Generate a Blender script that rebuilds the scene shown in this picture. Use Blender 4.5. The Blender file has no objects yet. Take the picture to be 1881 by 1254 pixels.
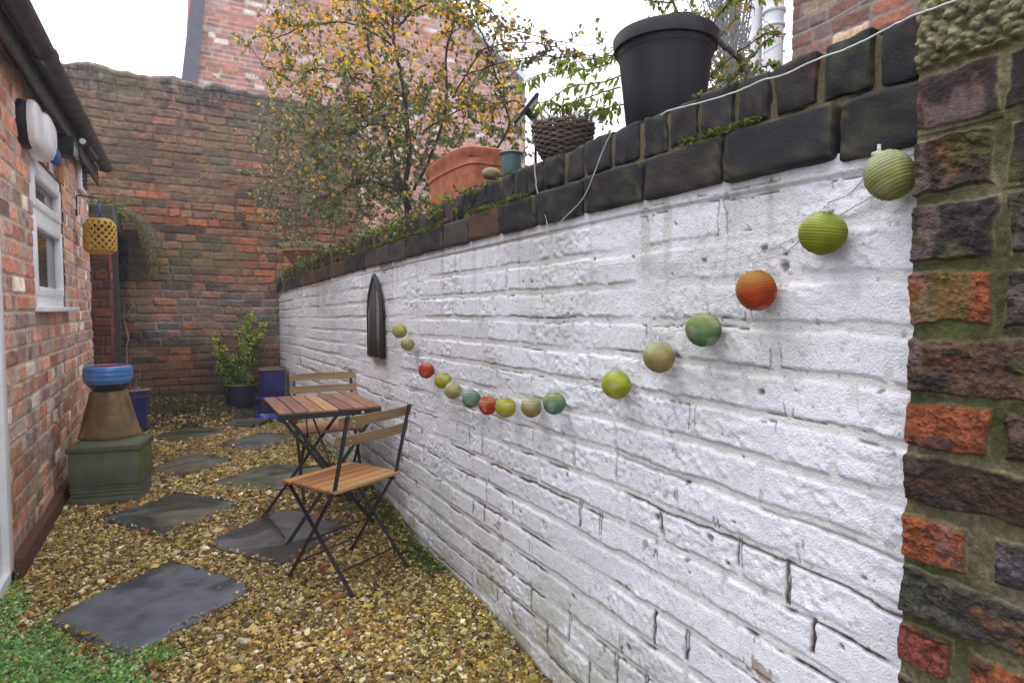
import bpy, math, random
import numpy as np
from mathutils import Vector, Matrix
R = math.radians
random.seed(7)
rng = np.random.default_rng(11)
scn = bpy.context.scene
COL = scn.collection

# ------------------------------------------------------------------ camera, light, exposure
F, CX, CY, EYE = 1120.0, 940.5, 627.0, 1.25
PITCH = math.atan(59 / 1120); YAW = R(28.74)
cam_d = bpy.data.cameras.new("camera"); cam = bpy.data.objects.new("camera", cam_d); COL.objects.link(cam)
cam.location = (0, 0, EYE); cam.rotation_euler = (R(90) - PITCH, 0, -YAW)
cam_d.sensor_width = 36; cam_d.lens = F / 1881 * 36; cam_d.clip_start = 0.05; cam_d.clip_end = 500
scn.camera = cam

SUN_EL, SUN_AZ = 64, -70      # degrees; azimuth measured from +Y towards +X
w = bpy.data.worlds.new("World"); scn.world = w; w.use_nodes = True
nt = w.node_tree; bg = nt.nodes["Background"]
sky = nt.nodes.new("ShaderNodeTexSky"); sky.sky_type = 'NISHITA'; sky.sun_disc = False
sky.sun_elevation = R(SUN_EL); sky.sun_rotation = R(SUN_AZ); sky.dust_density = 6; sky.air_density = 1.0
mixs = nt.nodes.new("ShaderNodeMix"); mixs.data_type = 'RGBA'
mixs.inputs[0].default_value = 0.82; mixs.inputs[7].default_value = (11.6, 11.8, 12.6, 1)   # the even cloud layer
nt.links.new(sky.outputs[0], mixs.inputs[6]); nt.links.new(mixs.outputs[2], bg.inputs[0]); bg.inputs[1].default_value = 0.13
sd = bpy.data.lights.new("sun", 'SUN'); sd.energy = 0.8; sd.angle = R(40); sd.color = (1.0, 0.97, 0.93)
sun = bpy.data.objects.new("sun", sd); COL.objects.link(sun)
dv = Vector((math.sin(R(SUN_AZ)) * math.cos(R(SUN_EL)), math.cos(R(SUN_AZ)) * math.cos(R(SUN_EL)), math.sin(R(SUN_EL))))
sun.rotation_euler = dv.to_track_quat('Z', 'Y').to_euler(); sun.location = dv * 30
scn.view_settings.view_transform = 'Standard'; scn.view_settings.look = 'None'; scn.view_settings.gamma = 1
scn.view_settings.exposure = 0.73
scn.cycles.max_bounces = 10; scn.cycles.diffuse_bounces = 9; scn.cycles.volume_bounces = 1
scn.cycles.use_adaptive_sampling = True

_fw = np.array([math.sin(YAW) * math.cos(PITCH), math.cos(YAW) * math.cos(PITCH), -math.sin(PITCH)])
_rt = np.array([math.cos(YAW), -math.sin(YAW), 0.0]); _up = np.cross(_rt, _fw)
_C = np.array([0, 0, EYE])
def at(u, v, ax, val):          # where the sight line meets a world plane
    r = _fw + _rt * (u - CX) / F - _up * (v - CY) / F
    return _C + r * ((val - _C[ax]) / r[ax])
def pd(u, v, D):                # a point at a given distance in front
    return _C + (_fw + _rt * (u - CX) / F - _up * (v - CY) / F) * D

# ------------------------------------------------------------------ numpy noise
def _h(ix, iy, s):
    a = (ix.astype(np.int64) * 374761393 + iy.astype(np.int64) * 668265263 + s * 144665) & 0xffffffff
    a = ((a ^ (a >> 13)) * 1274126177) & 0xffffffff
    a = ((a ^ (a >> 16)) * 2246822519) & 0xffffffff
    return ((a ^ (a >> 15)) & 0xffffff) / float(0xffffff)
def vn(x, y, s=0):
    ix = np.floor(x); iy = np.floor(y); fx = x - ix; fy = y - iy
    fx = fx * fx * (3 - 2 * fx); fy = fy * fy * (3 - 2 * fy)
    a = _h(ix, iy, s); b = _h(ix + 1, iy, s); c = _h(ix, iy + 1, s); d = _h(ix + 1, iy + 1, s)
    return (a + (b - a) * fx) * (1 - fy) + (c + (d - c) * fx) * fy
def fbm(x, y, s=0, o=4, g=0.5):
    t = 0; a = 1; n = 0
    for i in range(o):
        t = t + a * vn(x * 2 ** i + 17.3 * i, y * 2 ** i + 9.1 * i, s + i); n += a; a *= g
    return t / n
def ss(a, b, x):
    t = np.clip((x - a) / (b - a), 0, 1); return t * t * (3 - 2 * t)
def worley(x, y, s=0):
    ix = np.floor(x); iy = np.floor(y); best = np.full(x.shape, 9.0); bid = np.zeros(x.shape)
    for i in (-1, 0, 1):
        for j in (-1, 0, 1):
            cx = ix + i; cy = iy + j
            d = (cx + _h(cx, cy, s) - x) ** 2 + (cy + _h(cx, cy, s + 5) - y) ** 2
            k = d < best; best = np.where(k, d, best); bid = np.where(k, _h(cx, cy, s + 9), bid)
    return np.sqrt(best), bid
def srgb(*c):
    return np.array([(x / 255 / 12.92) if x / 255 <= 0.04045 else ((x / 255 + 0.055) / 1.055) ** 2.4 for x in c])

# ------------------------------------------------------------------ object helpers
def tag(o, label=None, cat=None, group=None, kind=None):
    if label: o["label"] = label
    if cat: o["category"] = cat
    if group: o["group"] = group
    if kind: o["kind"] = kind
    return o
def empty(name, loc=(0, 0, 0), label=None, cat=None, group=None, rz=0):
    o = bpy.data.objects.new(name, None); COL.objects.link(o); o.location = loc; o.rotation_euler = (0, 0, rz)
    o.empty_display_size = 0.1
    return tag(o, label, cat, group)
def link(name, me, mat, parent=None, keep=True):
    o = bpy.data.objects.new(name, me); COL.objects.link(o)
    if mat: me.materials.append(mat)
    if parent is not None:
        o.parent = parent
        if keep:      # geometry was written in world space
            o.matrix_parent_inverse = pinv(parent)
    return o
def pinv(p):
    m = Matrix.Identity(4); q = p; ch = []
    while q is not None:
        ch.append(q); q = q.parent
    for q in reversed(ch):
        m = m @ q.matrix_parent_inverse @ Matrix.LocRotScale(q.location, q.rotation_euler, q.scale)
    return m.inverted()
def mesh_np(name, V, Fc, mat, parent=None, col=None, smooth=True, keep=True):
    V = np.asarray(V, np.float32); Fc = np.asarray(Fc, np.int32)
    me = bpy.data.meshes.new(name); k = Fc.shape[1]
    me.vertices.add(len(V)); me.vertices.foreach_set("co", V.ravel())
    me.loops.add(Fc.size); me.loops.foreach_set("vertex_index", Fc.ravel())
    me.polygons.add(len(Fc)); me.polygons.foreach_set("loop_start", np.arange(0, Fc.size, k, dtype=np.int32))
    me.polygons.foreach_set("use_smooth", np.full(len(Fc), smooth, bool))
    if col is not None:
        c = np.ones((len(V), 4), np.float32); c[:, :3] = col
        a = me.color_attributes.new("Col", 'FLOAT_COLOR', 'POINT'); a.data.foreach_set("color", c.ravel())
    me.update(); me.validate()
    return link(name, me, mat, parent, keep)
def grid_faces(nu, nv):
    i = np.arange(nu - 1)[:, None] * nv + np.arange(nv - 1)[None, :]; i = i.ravel()
    return np.stack([i, i + nv, i + nv + 1, i + 1], 1)

class MB:      # collects shapes into one mesh
    def __init__(s): s.v = []; s.f = []; s.c = []; s.cur = (0.5, 0.5, 0.5)
    def add(s, vs, fs):
        n = len(s.v); s.v += [tuple(float(a) for a in p) for p in vs]; s.f += [tuple(i + n for i in f) for f in fs]; s.c += [tuple(s.cur)] * len(vs)
    def box(s, c, d, rot=None, bev=0.0):
        hx, hy, hz = d[0] / 2, d[1] / 2, d[2] / 2; M = rot if rot is not None else Matrix.Identity(3); c = Vector(c)
        b = min(bev, hx * .9, hy * .9, hz * .9)
        if b <= 0:
            P = [Vector((x * hx, y * hy, z * hz)) for x in (-1, 1) for y in (-1, 1) for z in (-1, 1)]
            s.add([c + M @ p for p in P], [(0, 1, 3, 2), (4, 6, 7, 5), (0, 4, 5, 1), (2, 3, 7, 6), (0, 2, 6, 4), (1, 5, 7, 3)]); return
        bm = bmesh_box(hx, hy, hz, b); s.add([c + M @ Vector(p) for p in bm[0]], bm[1])
    def tube(s, pts, r, n=8, caps=True, closed=False):
        pts = [Vector(p) for p in pts]; rs = r if isinstance(r, (list, tuple)) else [r] * len(pts)
        vs = []; fs = []; ref = None
        for i, p in enumerate(pts):
            a = pts[max(i - 1, 0)]; b = pts[min(i + 1, len(pts) - 1)]
            if closed: a = pts[i - 1]; b = pts[(i + 1) % len(pts)]
            t = (b - a)
            t = t.normalized() if t.length > 1e-9 else Vector((0, 0, 1))
            if ref is None: ref = t.orthogonal().normalized()
            ref = (ref - t * ref.dot(t))
            ref = ref.normalized() if ref.length > 1e-6 else t.orthogonal().normalized()
            q = t.cross(ref)
            for k in range(n):
                an = 2 * math.pi * k / n; vs.append(p + (ref * math.cos(an) + q * math.sin(an)) * rs[i])
        m = len(pts)
        for i in range(m if closed else m - 1):
            j = (i + 1) % m
            for k in range(n): fs.append((i * n + k, i * n + (k + 1) % n, j * n + (k + 1) % n, j * n + k))
        if caps and not closed:
            fs.append(tuple(range(n - 1, -1, -1))); fs.append(tuple((m - 1) * n + k for k in range(n)))
        s.add(vs, fs)
    def bar(s, a, b, w_, t_, up=(0, 0, 1), bev=0.001):   # flat bar between two points
        a = Vector(a); b = Vector(b); y = (b - a); L = y.length; y.normalize(); x = y.cross(Vector(up))
        x = x.normalized() if x.length > 1e-5 else Vector((1, 0, 0)); z = x.cross(y)
        s.box((a + b) / 2, (w_, L, t_), Matrix((x, y, z)).transposed(), bev)
    def lathe(s, c, prof, n=32, wob=0, sq=None):
        c = Vector(c); vs = []; fs = []
        for (r, z) in prof:
            for k in range(n):
                an = 2 * math.pi * k / n; x, y = math.cos(an), math.sin(an)
                if sq: q = (abs(x) ** sq + abs(y) ** sq) ** (-1 / sq); x *= q; y *= q
                vs.append(c + Vector((x * r, y * r, z)))
        m = len(prof)
        for i in range(m - 1):
            for k in range(n): fs.append((i * n + k, i * n + (k + 1) % n, (i + 1) * n + (k + 1) % n, (i + 1) * n + k))
        s.add(vs, fs)
    def build(s, name, mat, parent=None, smooth=False, keep=True, ang=None, jit=0):
        me = bpy.data.meshes.new(name)
        me.from_pydata(s.v, [], s.f)
        a = me.color_attributes.new("Col", 'FLOAT_COLOR', 'POINT')
        c = np.ones((len(s.v), 4), np.float32); c[:, :3] = np.array(s.c); a.data.foreach_set("color", c.ravel())
        if smooth: me.polygons.foreach_set("use_smooth", np.ones(len(me.polygons), bool))
        me.update(); me.validate()
        if ang: me.set_sharp_from_angle(angle=R(ang))
        return link(name, me, mat, parent, keep)
import bmesh
_bc = {}
def bmesh_box(hx, hy, hz, b):
    k = (round(hx, 5), round(hy, 5), round(hz, 5), round(b, 5))
    if k not in _bc:
        bm = bmesh.new(); bmesh.ops.create_cube(bm, size=1)
        for v in bm.verts: v.co = (v.co.x * 2 * hx, v.co.y * 2 * hy, v.co.z * 2 * hz)
        bmesh.ops.bevel(bm, geom=bm.edges[:], offset=b, segments=2, affect='EDGES', profile=0.5)
        bm.verts.index_update(); _bc[k] = ([tuple(v.co) for v in bm.verts], [tuple(v.index for v in f.verts) for f in bm.faces]); bm.free()
    return _bc[k]

# ------------------------------------------------------------------ materials
def material(name, base=(.5, .5, .5), rough=.6, attr=False, nscale=20, namp=.15, bump=.2, bscale=60, spec=.5, metal=0,
             coord='Object', stretch=(1, 1, 1), rvar=0, trans=0, sss=0, bdist=.01):
    m = bpy.data.materials.new(name); m.use_nodes = True; t = m.node_tree; p = t.nodes["Principled BSDF"]; L = t.links.new
    p.inputs["Roughness"].default_value = rough; p.inputs["Metallic"].default_value = metal
    p.inputs["Specular IOR Level"].default_value = spec
    tc = t.nodes.new("ShaderNodeTexCoord"); mp = t.nodes.new("ShaderNodeMapping"); mp.inputs["Scale"].default_value = stretch
    L(tc.outputs[coord], mp.inputs[0])
    n1 = t.nodes.new("ShaderNodeTexNoise"); n1.inputs["Scale"].default_value = nscale; n1.inputs["Detail"].default_value = 5; L(mp.outputs[0], n1.inputs[0])
    mr = t.nodes.new("ShaderNodeMapRange"); mr.inputs[1].default_value = .3; mr.inputs[2].default_value = .7
    mr.inputs[3].default_value = 1 - namp; mr.inputs[4].default_value = 1 + namp; L(n1.outputs[0], mr.inputs[0])
    mx = t.nodes.new("ShaderNodeMix"); mx.data_type = 'RGBA'; mx.blend_type = 'MULTIPLY'; mx.inputs[0].default_value = 1
    if attr:
        a = t.nodes.new("ShaderNodeVertexColor"); a.layer_name = "Col"; L(a.outputs[0], mx.inputs[6])
    else: mx.inputs[6].default_value = (*base, 1)
    L(mr.outputs[0], mx.inputs[7]); L(mx.outputs[2], p.inputs["Base Color"])
    if rvar:
        m2 = t.nodes.new("ShaderNodeMapRange"); m2.inputs[1].default_value = .35; m2.inputs[2].default_value = .65
        m2.inputs[3].default_value = rough - rvar; m2.inputs[4].default_value = rough + rvar; L(n1.outputs[0], m2.inputs[0]); L(m2.outputs[0], p.inputs["Roughness"])
    if bump:
        n2 = t.nodes.new("ShaderNodeTexNoise"); n2.inputs["Scale"].default_value = bscale; n2.inputs["Detail"].default_value = 6; L(mp.outputs[0], n2.inputs[0])
        b = t.nodes.new("ShaderNodeBump"); b.inputs["Strength"].default_value = bump; b.inputs["Distance"].default_value = bdist
        L(n2.outputs[0], b.inputs["Height"]); L(b.outputs[0], p.inputs["Normal"])
    if trans:
        p.inputs["Transmission Weight"].default_value = trans
    if sss:
        tr = t.nodes.new("ShaderNodeBsdfTranslucent"); L(mx.outputs[2], tr.inputs[0]); ms = t.nodes.new("ShaderNodeMixShader"); ms.inputs[0].default_value = sss
        L(p.outputs[0], ms.inputs[1]); L(tr.outputs[0], ms.inputs[2]); L(ms.outputs[0], t.nodes["Material Output"].inputs[0])
    return m
M = {}
M['paint'] = material('white_masonry_paint', attr=True, rough=.62, nscale=70, namp=.08, bump=.85, bscale=210, spec=.35, bdist=.004)
M['brick'] = material('old_brick', attr=True, rough=.85, nscale=55, namp=.22, bump=.5, bscale=120, spec=.25, bdist=.006)
M['brickfar'] = material('far_brick', attr=True, rough=.9, nscale=9, namp=.15, bump=.3, bscale=40, spec=.2)
M['pier'] = material('mossy_brick', attr=True, rough=.8, nscale=140, namp=.3, bump=.8, bscale=420, spec=.3, bdist=.005)
M['cope'] = material('blue_engineering_brick', attr=True, rough=.7, nscale=40, namp=.3, bump=.45, bscale=150, spec=.25, rvar=.12, bdist=.004)
M['gravel'] = material('gravel', attr=True, rough=.7, nscale=90, namp=.18, bump=.15, bscale=300, spec=.35)
M['soil'] = material('soil', base=(.055, .045, .025), rough=.9, nscale=14, namp=.4, bump=.9, bscale=70, bdist=.02)
M['slate'] = material('slate', attr=True, rough=.42, nscale=9, namp=.18, bump=.25, bscale=45, rvar=.14, spec=.5, bdist=.006)
M['leaf'] = material('leaves', attr=True, rough=.5, nscale=30, namp=.12, bump=0, sss=.45, spec=.35)
M['bark'] = material('bark', attr=True, rough=.85, nscale=40, namp=.3, bump=.5, bscale=90)
M['wood'] = material('oiled_acacia', attr=True, rough=.5, nscale=11, namp=.35, bump=.2, bscale=60, stretch=(1, 1, 1))
M['woodx'] = material('oiled_acacia_grain_across', attr=True, rough=.5, nscale=16, namp=.33, bump=.25, bscale=30, stretch=(.22, 3.2, 3.2), bdist=.003)
M['woody'] = material('oiled_acacia_grain_along', attr=True, rough=.5, nscale=16, namp=.33, bump=.25, bscale=30, stretch=(3.2, .22, 3.2), bdist=.003)
M['metal'] = material('black_powder_coat', base=(.012, .012, .013), rough=.38, nscale=60, namp=.2, bump=.1, bscale=200, spec=.5)
M['steel'] = material('zinc_screw', base=(.55, .55, .55), rough=.3, metal=1, bump=0)
M['upvc'] = material('white_upvc', base=(.88, .89, .92), rough=.3, nscale=8, namp=.05, bump=.03)
M['dpipe'] = material('grey_white_pipe', base=(.62, .64, .68), rough=.4, nscale=8, namp=.08, bump=.03)
M['blackp'] = material('black_plastic', base=(.011, .011, .015), rough=.5, spec=.3, nscale=10, namp=.3, bump=.06, bscale=40, rvar=.1)
M['gutter'] = material('weathered_gutter', base=(.045, .04, .045), rough=.5, nscale=12, namp=.35, bump=.12, bscale=50, rvar=.12)
M['terra'] = material('terracotta', attr=True, rough=.8, nscale=22, namp=.28, bump=.3, bscale=90)
M['glaze'] = material('blue_glaze', attr=True, rough=.22, nscale=9, namp=.18, bump=.1, bscale=14, spec=.6)
M['stone'] = material('algae_stone', attr=True, rough=.8, nscale=10, namp=.22, bump=.3, bscale=90)
M['shade'] = material('paper_lantern', attr=True, rough=.7, nscale=22, namp=.16, bump=.15, bscale=60, sss=.3, spec=.2)
M['cable'] = material('white_cable', base=(.5, .5, .5), rough=.5, bump=0)
M['ccable'] = material('clear_cable', base=(.42, .43, .43), rough=.4, bump=0)
M['pane'] = material('window_pane', base=(.05, .055, .06), rough=.06, nscale=3, namp=.4, bump=0, spec=.9)
M['navy'] = material('navy_plastic', base=(.02, .07, .22), rough=.35, bump=0)
M['yellow'] = material('yellow_ceramic', base=(.50, .30, .035), rough=.4, nscale=20, namp=.15, bump=.1)
M['wicker'] = material('wicker', attr=True, rough=.8, nscale=60, namp=.35, bump=.5, bscale=120)
M['darkwood'] = material('dark_twig_panel', attr=True, rough=.75, nscale=30, namp=.4, bump=.5, bscale=90)
M['panel'] = material('solar_panel', base=(.25, .3, .36), rough=.15, nscale=5, namp=.1, bump=0, spec=.8)
M['moss'] = material('moss', attr=True, rough=.9, nscale=60, namp=.25, bump=0, sss=.25)
M['conc'] = material('old_concrete', base=(.10, .10, .08), rough=.85, nscale=14, namp=.35, bump=.4, bscale=60)
M['roof'] = material('roof_slate', base=(.09, .09, .1), rough=.7, nscale=8, namp=.25, bump=.3)
M['barge'] = material('grey_painted_board', base=(.09, .09, .12), rough=.6, nscale=6, namp=.15, bump=.1)

# ------------------------------------------------------------------ brick surface generator
LAST = {}
def brick_layout(U, V, bh, bl, seed, joint, warp=.006, header=.3, rag=.005, edges=None, hcourse=None):
    """for every point: mask (0 mortar..1 brick), brick id randoms, distance"""
    Vw = V + warp * (fbm(U * 1.3, V * 1.3, seed, 3) - .5) * 2 + warp * .8 * (fbm(U * 7, V * 7, seed + 3, 2) - .5)
    if edges is None:
        c = np.floor(Vw / bh).astype(int); dvv = np.minimum(Vw - c * bh, (c + 1) * bh - Vw)
    else:
        ed = np.array(edges); c = np.clip(np.searchsorted(ed, Vw) - 1, 0, len(ed) - 2); dvv = np.minimum(Vw - ed[c], ed[c + 1] - Vw)
    du = np.zeros_like(U); bid = np.zeros(U.shape, int)
    umin, umax = U.min() - .6, U.max() + .6
    Uw = U + .006 * (fbm(U * 9, V * 9, seed + 8, 2) - .5) * 2
    for k in np.unique(c):
        rr = np.random.default_rng(seed * 1000 + int(k) + 500)
        allh = hcourse and (int(k) % hcourse == 0)
        b = [umin - rr.random() * bl]
        while b[-1] < umax:
            L = bl * .5 if (allh or rr.random() < header) else bl
            b.append(b[-1] + L * (1 + .07 * rr.standard_normal()))
        b = np.array(b); m = c == k; u = Uw[m]; i = np.searchsorted(b, u) - 1
        du[m] = np.minimum(u - b[i], b[i + 1] - u); bid[m] = i + 1000 * (int(k) + 100)
    d = np.minimum(du, dvv) + rag * (fbm(U * 26, V * 26, seed + 20, 3) - .5) * 2 - joint / 2
    rnd = [_h(bid, bid * 0 + q, seed + 40) for q in range(5)]; LAST['du'] = du; LAST['dv'] = dvv
    return d, rnd, c, Vw
def palette(r, cols, ws):
    ws = np.cumsum(ws) / np.sum(ws); i = np.searchsorted(ws, np.clip(r, 0, .9999)); return np.array(cols)[i]

def surface(name, us, vs, place, D, C, mat, parent, cut=None):
    """us,vs axes; place(U,V,D)->xyz ; cut(uc,vc)->bool faces to drop"""
    nu, nv = len(us), len(vs); U, V = np.meshgrid(us, vs, indexing='ij')
    P = place(U, V, D); Fq = grid_faces(nu, nv)
    if cut is not None:
        uc = (U[:-1, :-1] + U[1:, 1:]) / 2; vc = (V[:-1, :-1] + V[1:, 1:]) / 2; Fq = Fq[~cut(uc, vc).ravel()]
    return mesh_np(name, P.reshape(-1, 3), Fq, mat, parent, C.reshape(-1, 3))

def lerp(a, b, t): return a + (b - a) * t[..., None]

# ------------------------------------------------------------------ ground
def gz(x, y):
    x = np.asarray(x, float); y = np.asarray(y, float)
    bed = ss(7.05, 7.85, y) * (.22 - .08 * ss(.2, .9, x)) + .03 * ss(6.9, 7.3, y)
    bank = .07 * ss(.16, .0, 1.09 - x) * ss(2.9, 3.6, y)
    low = -.045 * ss(2.3, 1.7, y) * ss(.6, 1.0, x)
    return bed + bank + low + .008 * (fbm(x * 3, y * 3, 5, 3) - .5)
us = np.linspace(-.9, 1.3, 150); vs = np.linspace(1.0, 8.2, 420)
U, V = np.meshgrid(us, vs, indexing='ij')
Z = gz(U, V) - .006 + .006 * fbm(U * 30, V * 30, 6, 3)
mesh_np('garden_ground', np.stack([U, V, Z], -1).reshape(-1, 3), grid_faces(150, 420), M['soil'])['kind'] = 'structure'
g = MB(); g.cur = (.1, .1, .1); g.add([(-250, -250, -.35), (250, -250, -.35), (250, 250, -.35), (-250, 250, -.35)], [(0, 1, 2, 3)])
tag(g.build('ground', M['soil']), kind='structure')
g = MB(); g.box((0, 0, -.03), (2.2, 2.2, .05)); tag(g.build('path', M['conc']), kind='structure')

# slabs: four corners each on the ground
SL = [
 ([(77, 1140), (318, 1027), (472, 1077), (236, 1208)], 'large dark blue-grey slate paving slab nearest the viewer, with wet patches', (.105, .12, .16)),
 ([(180, 952), (330, 903), (445, 922), (295, 988)], 'olive-grey slate slab in front of the green box planter', (.115, .125, .125)),
 ([(370, 998), (520, 935), (650, 965), (512, 1042)], 'brownish slate slab under the legs of the nearer chair', (.105, .105, .12)),
 ([(270, 862), (350, 832), (432, 843), (330, 878)], 'rounded grey-brown stone slab just right of the green box planter', (.125, .125, .12)),
 ([(385, 888), (500, 850), (620, 860), (510, 903)], 'mossy green slate slab under the left side of the table', (.10, .11, .085)),
 ([(270, 804), (350, 783), (425, 790), (335, 812)], 'small dark slab farthest left, before the soil bed', (.10, .105, .10)),
 ([(400, 818), (480, 795), (560, 800), (470, 826)], 'bluish slate slab behind the table on the far side', (.11, .12, .15)),
 ([(412, 784), (452, 765), (505, 771), (470, 786)], 'half-buried grey slab beside the bright blue pot saucer', (.13, .13, .12)),
]
slabs_xy = []
def slab(corners, label, base, i):
    P = [at(u, v, 2, .012) for u, v in corners]; n = 44; m = 60
    a = np.linspace(0, 1, n); b = np.linspace(0, 1, m); A, B = np.meshgrid(a, b, indexing='ij')
    X = sum(wt[..., None] * np.array(P[k])[None, None, :] for k, wt in enumerate([(1 - A) * (1 - B), (1 - A) * B, A * B, A * (1 - B)]))
    c = X.reshape(-1, 3).mean(0); x = X[..., 0]; y = X[..., 1]
    e = np.minimum(np.minimum(A, 1 - A), np.minimum(B, 1 - B))
    rag = .012 * (fbm(x * 14 + i * 5, y * 14, 60, 3) - .5) * ss(.12, 0, e)
    rnd = .05 if i in (3, 7) else .012
    cr = ss(.0, .16, np.hypot(np.minimum(A, 1 - A), np.minimum(B, 1 - B)))
    dirx = x - c[0]; diry = y - c[1]; k = 1 + rag * 4 - rnd * 3 * (1 - cr)
    x = c[0] + dirx * k; y = c[1] + diry * k
    lay = fbm(x * 5 + y * 2 + i * 9, y * 5 - x * 2, 61, 4)
    st = np.floor(lay * 9) / 9
    z = .014 + .006 * st + .0035 * lay + .003 * fbm(x * 25, y * 25, 62, 3) - .004 * ss(.02, 0, e)
    z = z + gz(np.full_like(x, c[0]), np.full_like(x, c[1]))
    wet = ss(.50, .58, fbm(x * 3.2 + i * 3, y * 3.2, 63, 4)); alg = ss(.45, .7, fbm(x * 2.1 + 4 * i, y * 2.1, 64, 4))
    bs = np.array(base)
    C = np.ones(x.shape + (3,)) * bs * np.array([.86, .82, .74]) * (.95 + .5 * fbm(x * 12, y * 12, 65, 4))[..., None]
    C = C * (1 - .60 * wet)[..., None]; C = lerp(C, C * np.array([1.05, .98, .72]), alg)
    top = np.stack([x, y, z], -1)
    ring = [(k_, 0) for k_ in range(n)] + [(n - 1, k_) for k_ in range(1, m)] + [(k_, m - 1) for k_ in range(n - 2, -1, -1)] + [(0, k_) for k_ in range(m - 2, 0, -1)]
    ri = np.array([a_ * m + b_ for a_, b_ in ring]); Vt = top.reshape(-1, 3); sk = Vt[ri].copy(); sk[:, 2] -= .045
    off = len(Vt); j = np.arange(len(ri)); j2 = (j + 1) % len(ri)
    side = np.stack([ri[j], off + j, off + j2, ri[j2]], 1)
    Fq = np.concatenate([grid_faces(n, m), side]); Cc = np.concatenate([C.reshape(-1, 3), C.reshape(-1, 3)[ri] * .7])
    o = mesh_np('paving_slab', np.concatenate([Vt, sk]) - c * [1, 1, 0], Fq, M['slate'], None, Cc); o.location = (c[0], c[1], 0)
    tag(o, label, 'paving slab', 'slate slabs laid in the gravel'); slabs_xy.append([p[:2] for p in P])
for i, (c, l, b) in enumerate(SL): slab(c, l, b, i)
def in_quads(x, y, grow=0.0):
    res = np.zeros(x.shape, bool)
    for q in slabs_xy:
        q = np.array(q); c = q.mean(0); q = c + (q - c) * (1 - grow); s = np.ones(x.shape, bool); sgn = None
        ar = sum(q[k][0] * q[(k + 1) % 4][1] - q[(k + 1) % 4][0] * q[k][1] for k in range(4)); o = 1 if ar > 0 else -1
        for k in range(4):
            a, b = q[k], q[(k + 1) % 4]; s &= o * ((b[0] - a[0]) * (y - a[1]) - (b[1] - a[1]) * (x - a[0])) > 0
        res |= s
    return res

# gravel: angular chips
ICO_V = []; t_ = (1 + 5 ** .5) / 2
ICO_V = np.array([(-1, t_, 0), (1, t_, 0), (-1, -t_, 0), (1, -t_, 0), (0, -1, t_), (0, 1, t_), (0, -1, -t_), (0, 1, -t_), (t_, 0, -1), (t_, 0, 1), (-t_, 0, -1), (-t_, 0, 1)]) / 1.9
ICO_F = np.array([(0, 11, 5), (0, 5, 1), (0, 1, 7), (0, 7, 10), (0, 10, 11), (1, 5, 9), (5, 11, 4), (11, 10, 2), (10, 7, 6), (7, 1, 8), (3, 9, 4), (3, 4, 2), (3, 2, 6), (3, 6, 8), (3, 8, 9), (4, 9, 5), (2, 4, 11), (6, 2, 10), (8, 6, 7), (9, 8, 1)])
def rotm(n):
    q = rng.standard_normal((n, 4)); q /= np.linalg.norm(q, axis=1)[:, None]; a, b, c, d = q.T
    return np.stack([1 - 2 * (c * c + d * d), 2 * (b * c - a * d), 2 * (b * d + a * c), 2 * (b * c + a * d), 1 - 2 * (b * b + d * d), 2 * (c * d - a * b), 2 * (b * d - a * c), 2 * (c * d + a * b), 1 - 2 * (b * b + c * c)], 1).reshape(-1, 3, 3)
def chips(name, x, y, z, r, cols, mat, flat=.62):
    n = len(x); V = ICO_V[None] * (1 + .42 * (rng.random((n, 12, 1)) - .5) * 2)
    V = V * (np.stack([np.ones(n) * 1.15, .6 + .5 * rng.random(n), flat * (.6 + .6 * rng.random(n))], 1)[:, None, :])
    tilt = rotm(n); an = rng.random(n) * 6.283; ca, sa = np.cos(an), np.sin(an)
    Rz = np.zeros((n, 3, 3)); Rz[:, 0, 0] = ca; Rz[:, 0, 1] = -sa; Rz[:, 1, 0] = sa; Rz[:, 1, 1] = ca; Rz[:, 2, 2] = 1
    use = rng.random(n) < .45; Rm = np.where(use[:, None, None], tilt, Rz)
    V = np.einsum('nij,nkj->nki', Rm, V) * r[:, None, None]; V += np.stack([x, y, z], 1)[:, None, :]
    Fq = (ICO_F[None] + (np.arange(n) * 12)[:, None, None]).reshape(-1, 3)
    return mesh_np(name, V.reshape(-1, 3), Fq, mat, None, np.repeat(cols, 12, 0), smooth=False)
GP = [srgb(196, 170, 104), srgb(168, 140, 70), srgb(140, 118, 52), srgb(216, 200, 160), srgb(116, 86, 50), srgb(158, 96, 56), srgb(232, 224, 208), srgb(96, 84, 48), srgb(150, 140, 118)]
GW = [.24, .19, .14, .14, .10, .035, .05, .09, .07]
Nn = 150000
yy = 1.55 + (7.9 - 1.55) * rng.random(Nn) ** 1.45; xx = -.74 + 1.84 * rng.random(Nn)
iq = in_quads(xx, yy, .02); ok = ~iq | (~in_quads(xx, yy, .10) & (rng.random(Nn) < .16))
# left wall and pots keep gravel out of the wall; fewer on the soil bed
ok &= rng.random(Nn) > ss(6.9, 7.5, yy) * .93
xx, yy = xx[ok], yy[ok]; onsl = iq[ok]
r = np.exp(rng.normal(math.log(.0068), .38, len(xx))) * (1 + .10 * np.clip(yy - 3, 0, 4)); r = np.clip(r, .0035, .026)
zz = gz(xx, yy) + rng.random(len(xx)) * .011 + onsl * .016
cc = palette(rng.random(len(xx)), GP, GW); 
pat = fbm(xx * 1.7, yy * 1.7, 71, 3)
cc = cc * (.45 + .95 * rng.random((len(xx), 1)) ** 1.3) * (.58 + .55 * pat)[:, None] * np.array([1, .97, .84])
# greener, dirtier near the white wall
gr = ss(.55, .1, 1.09 - xx) * .5; cc = cc * (1 - gr[:, None] * np.array([.35, .25, .45]))
tag(chips('gravel', xx, yy, zz, r, cc, M['gravel']), 'yellow and tan gravel chippings between the slabs', 'gravel', kind='stuff')

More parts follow.
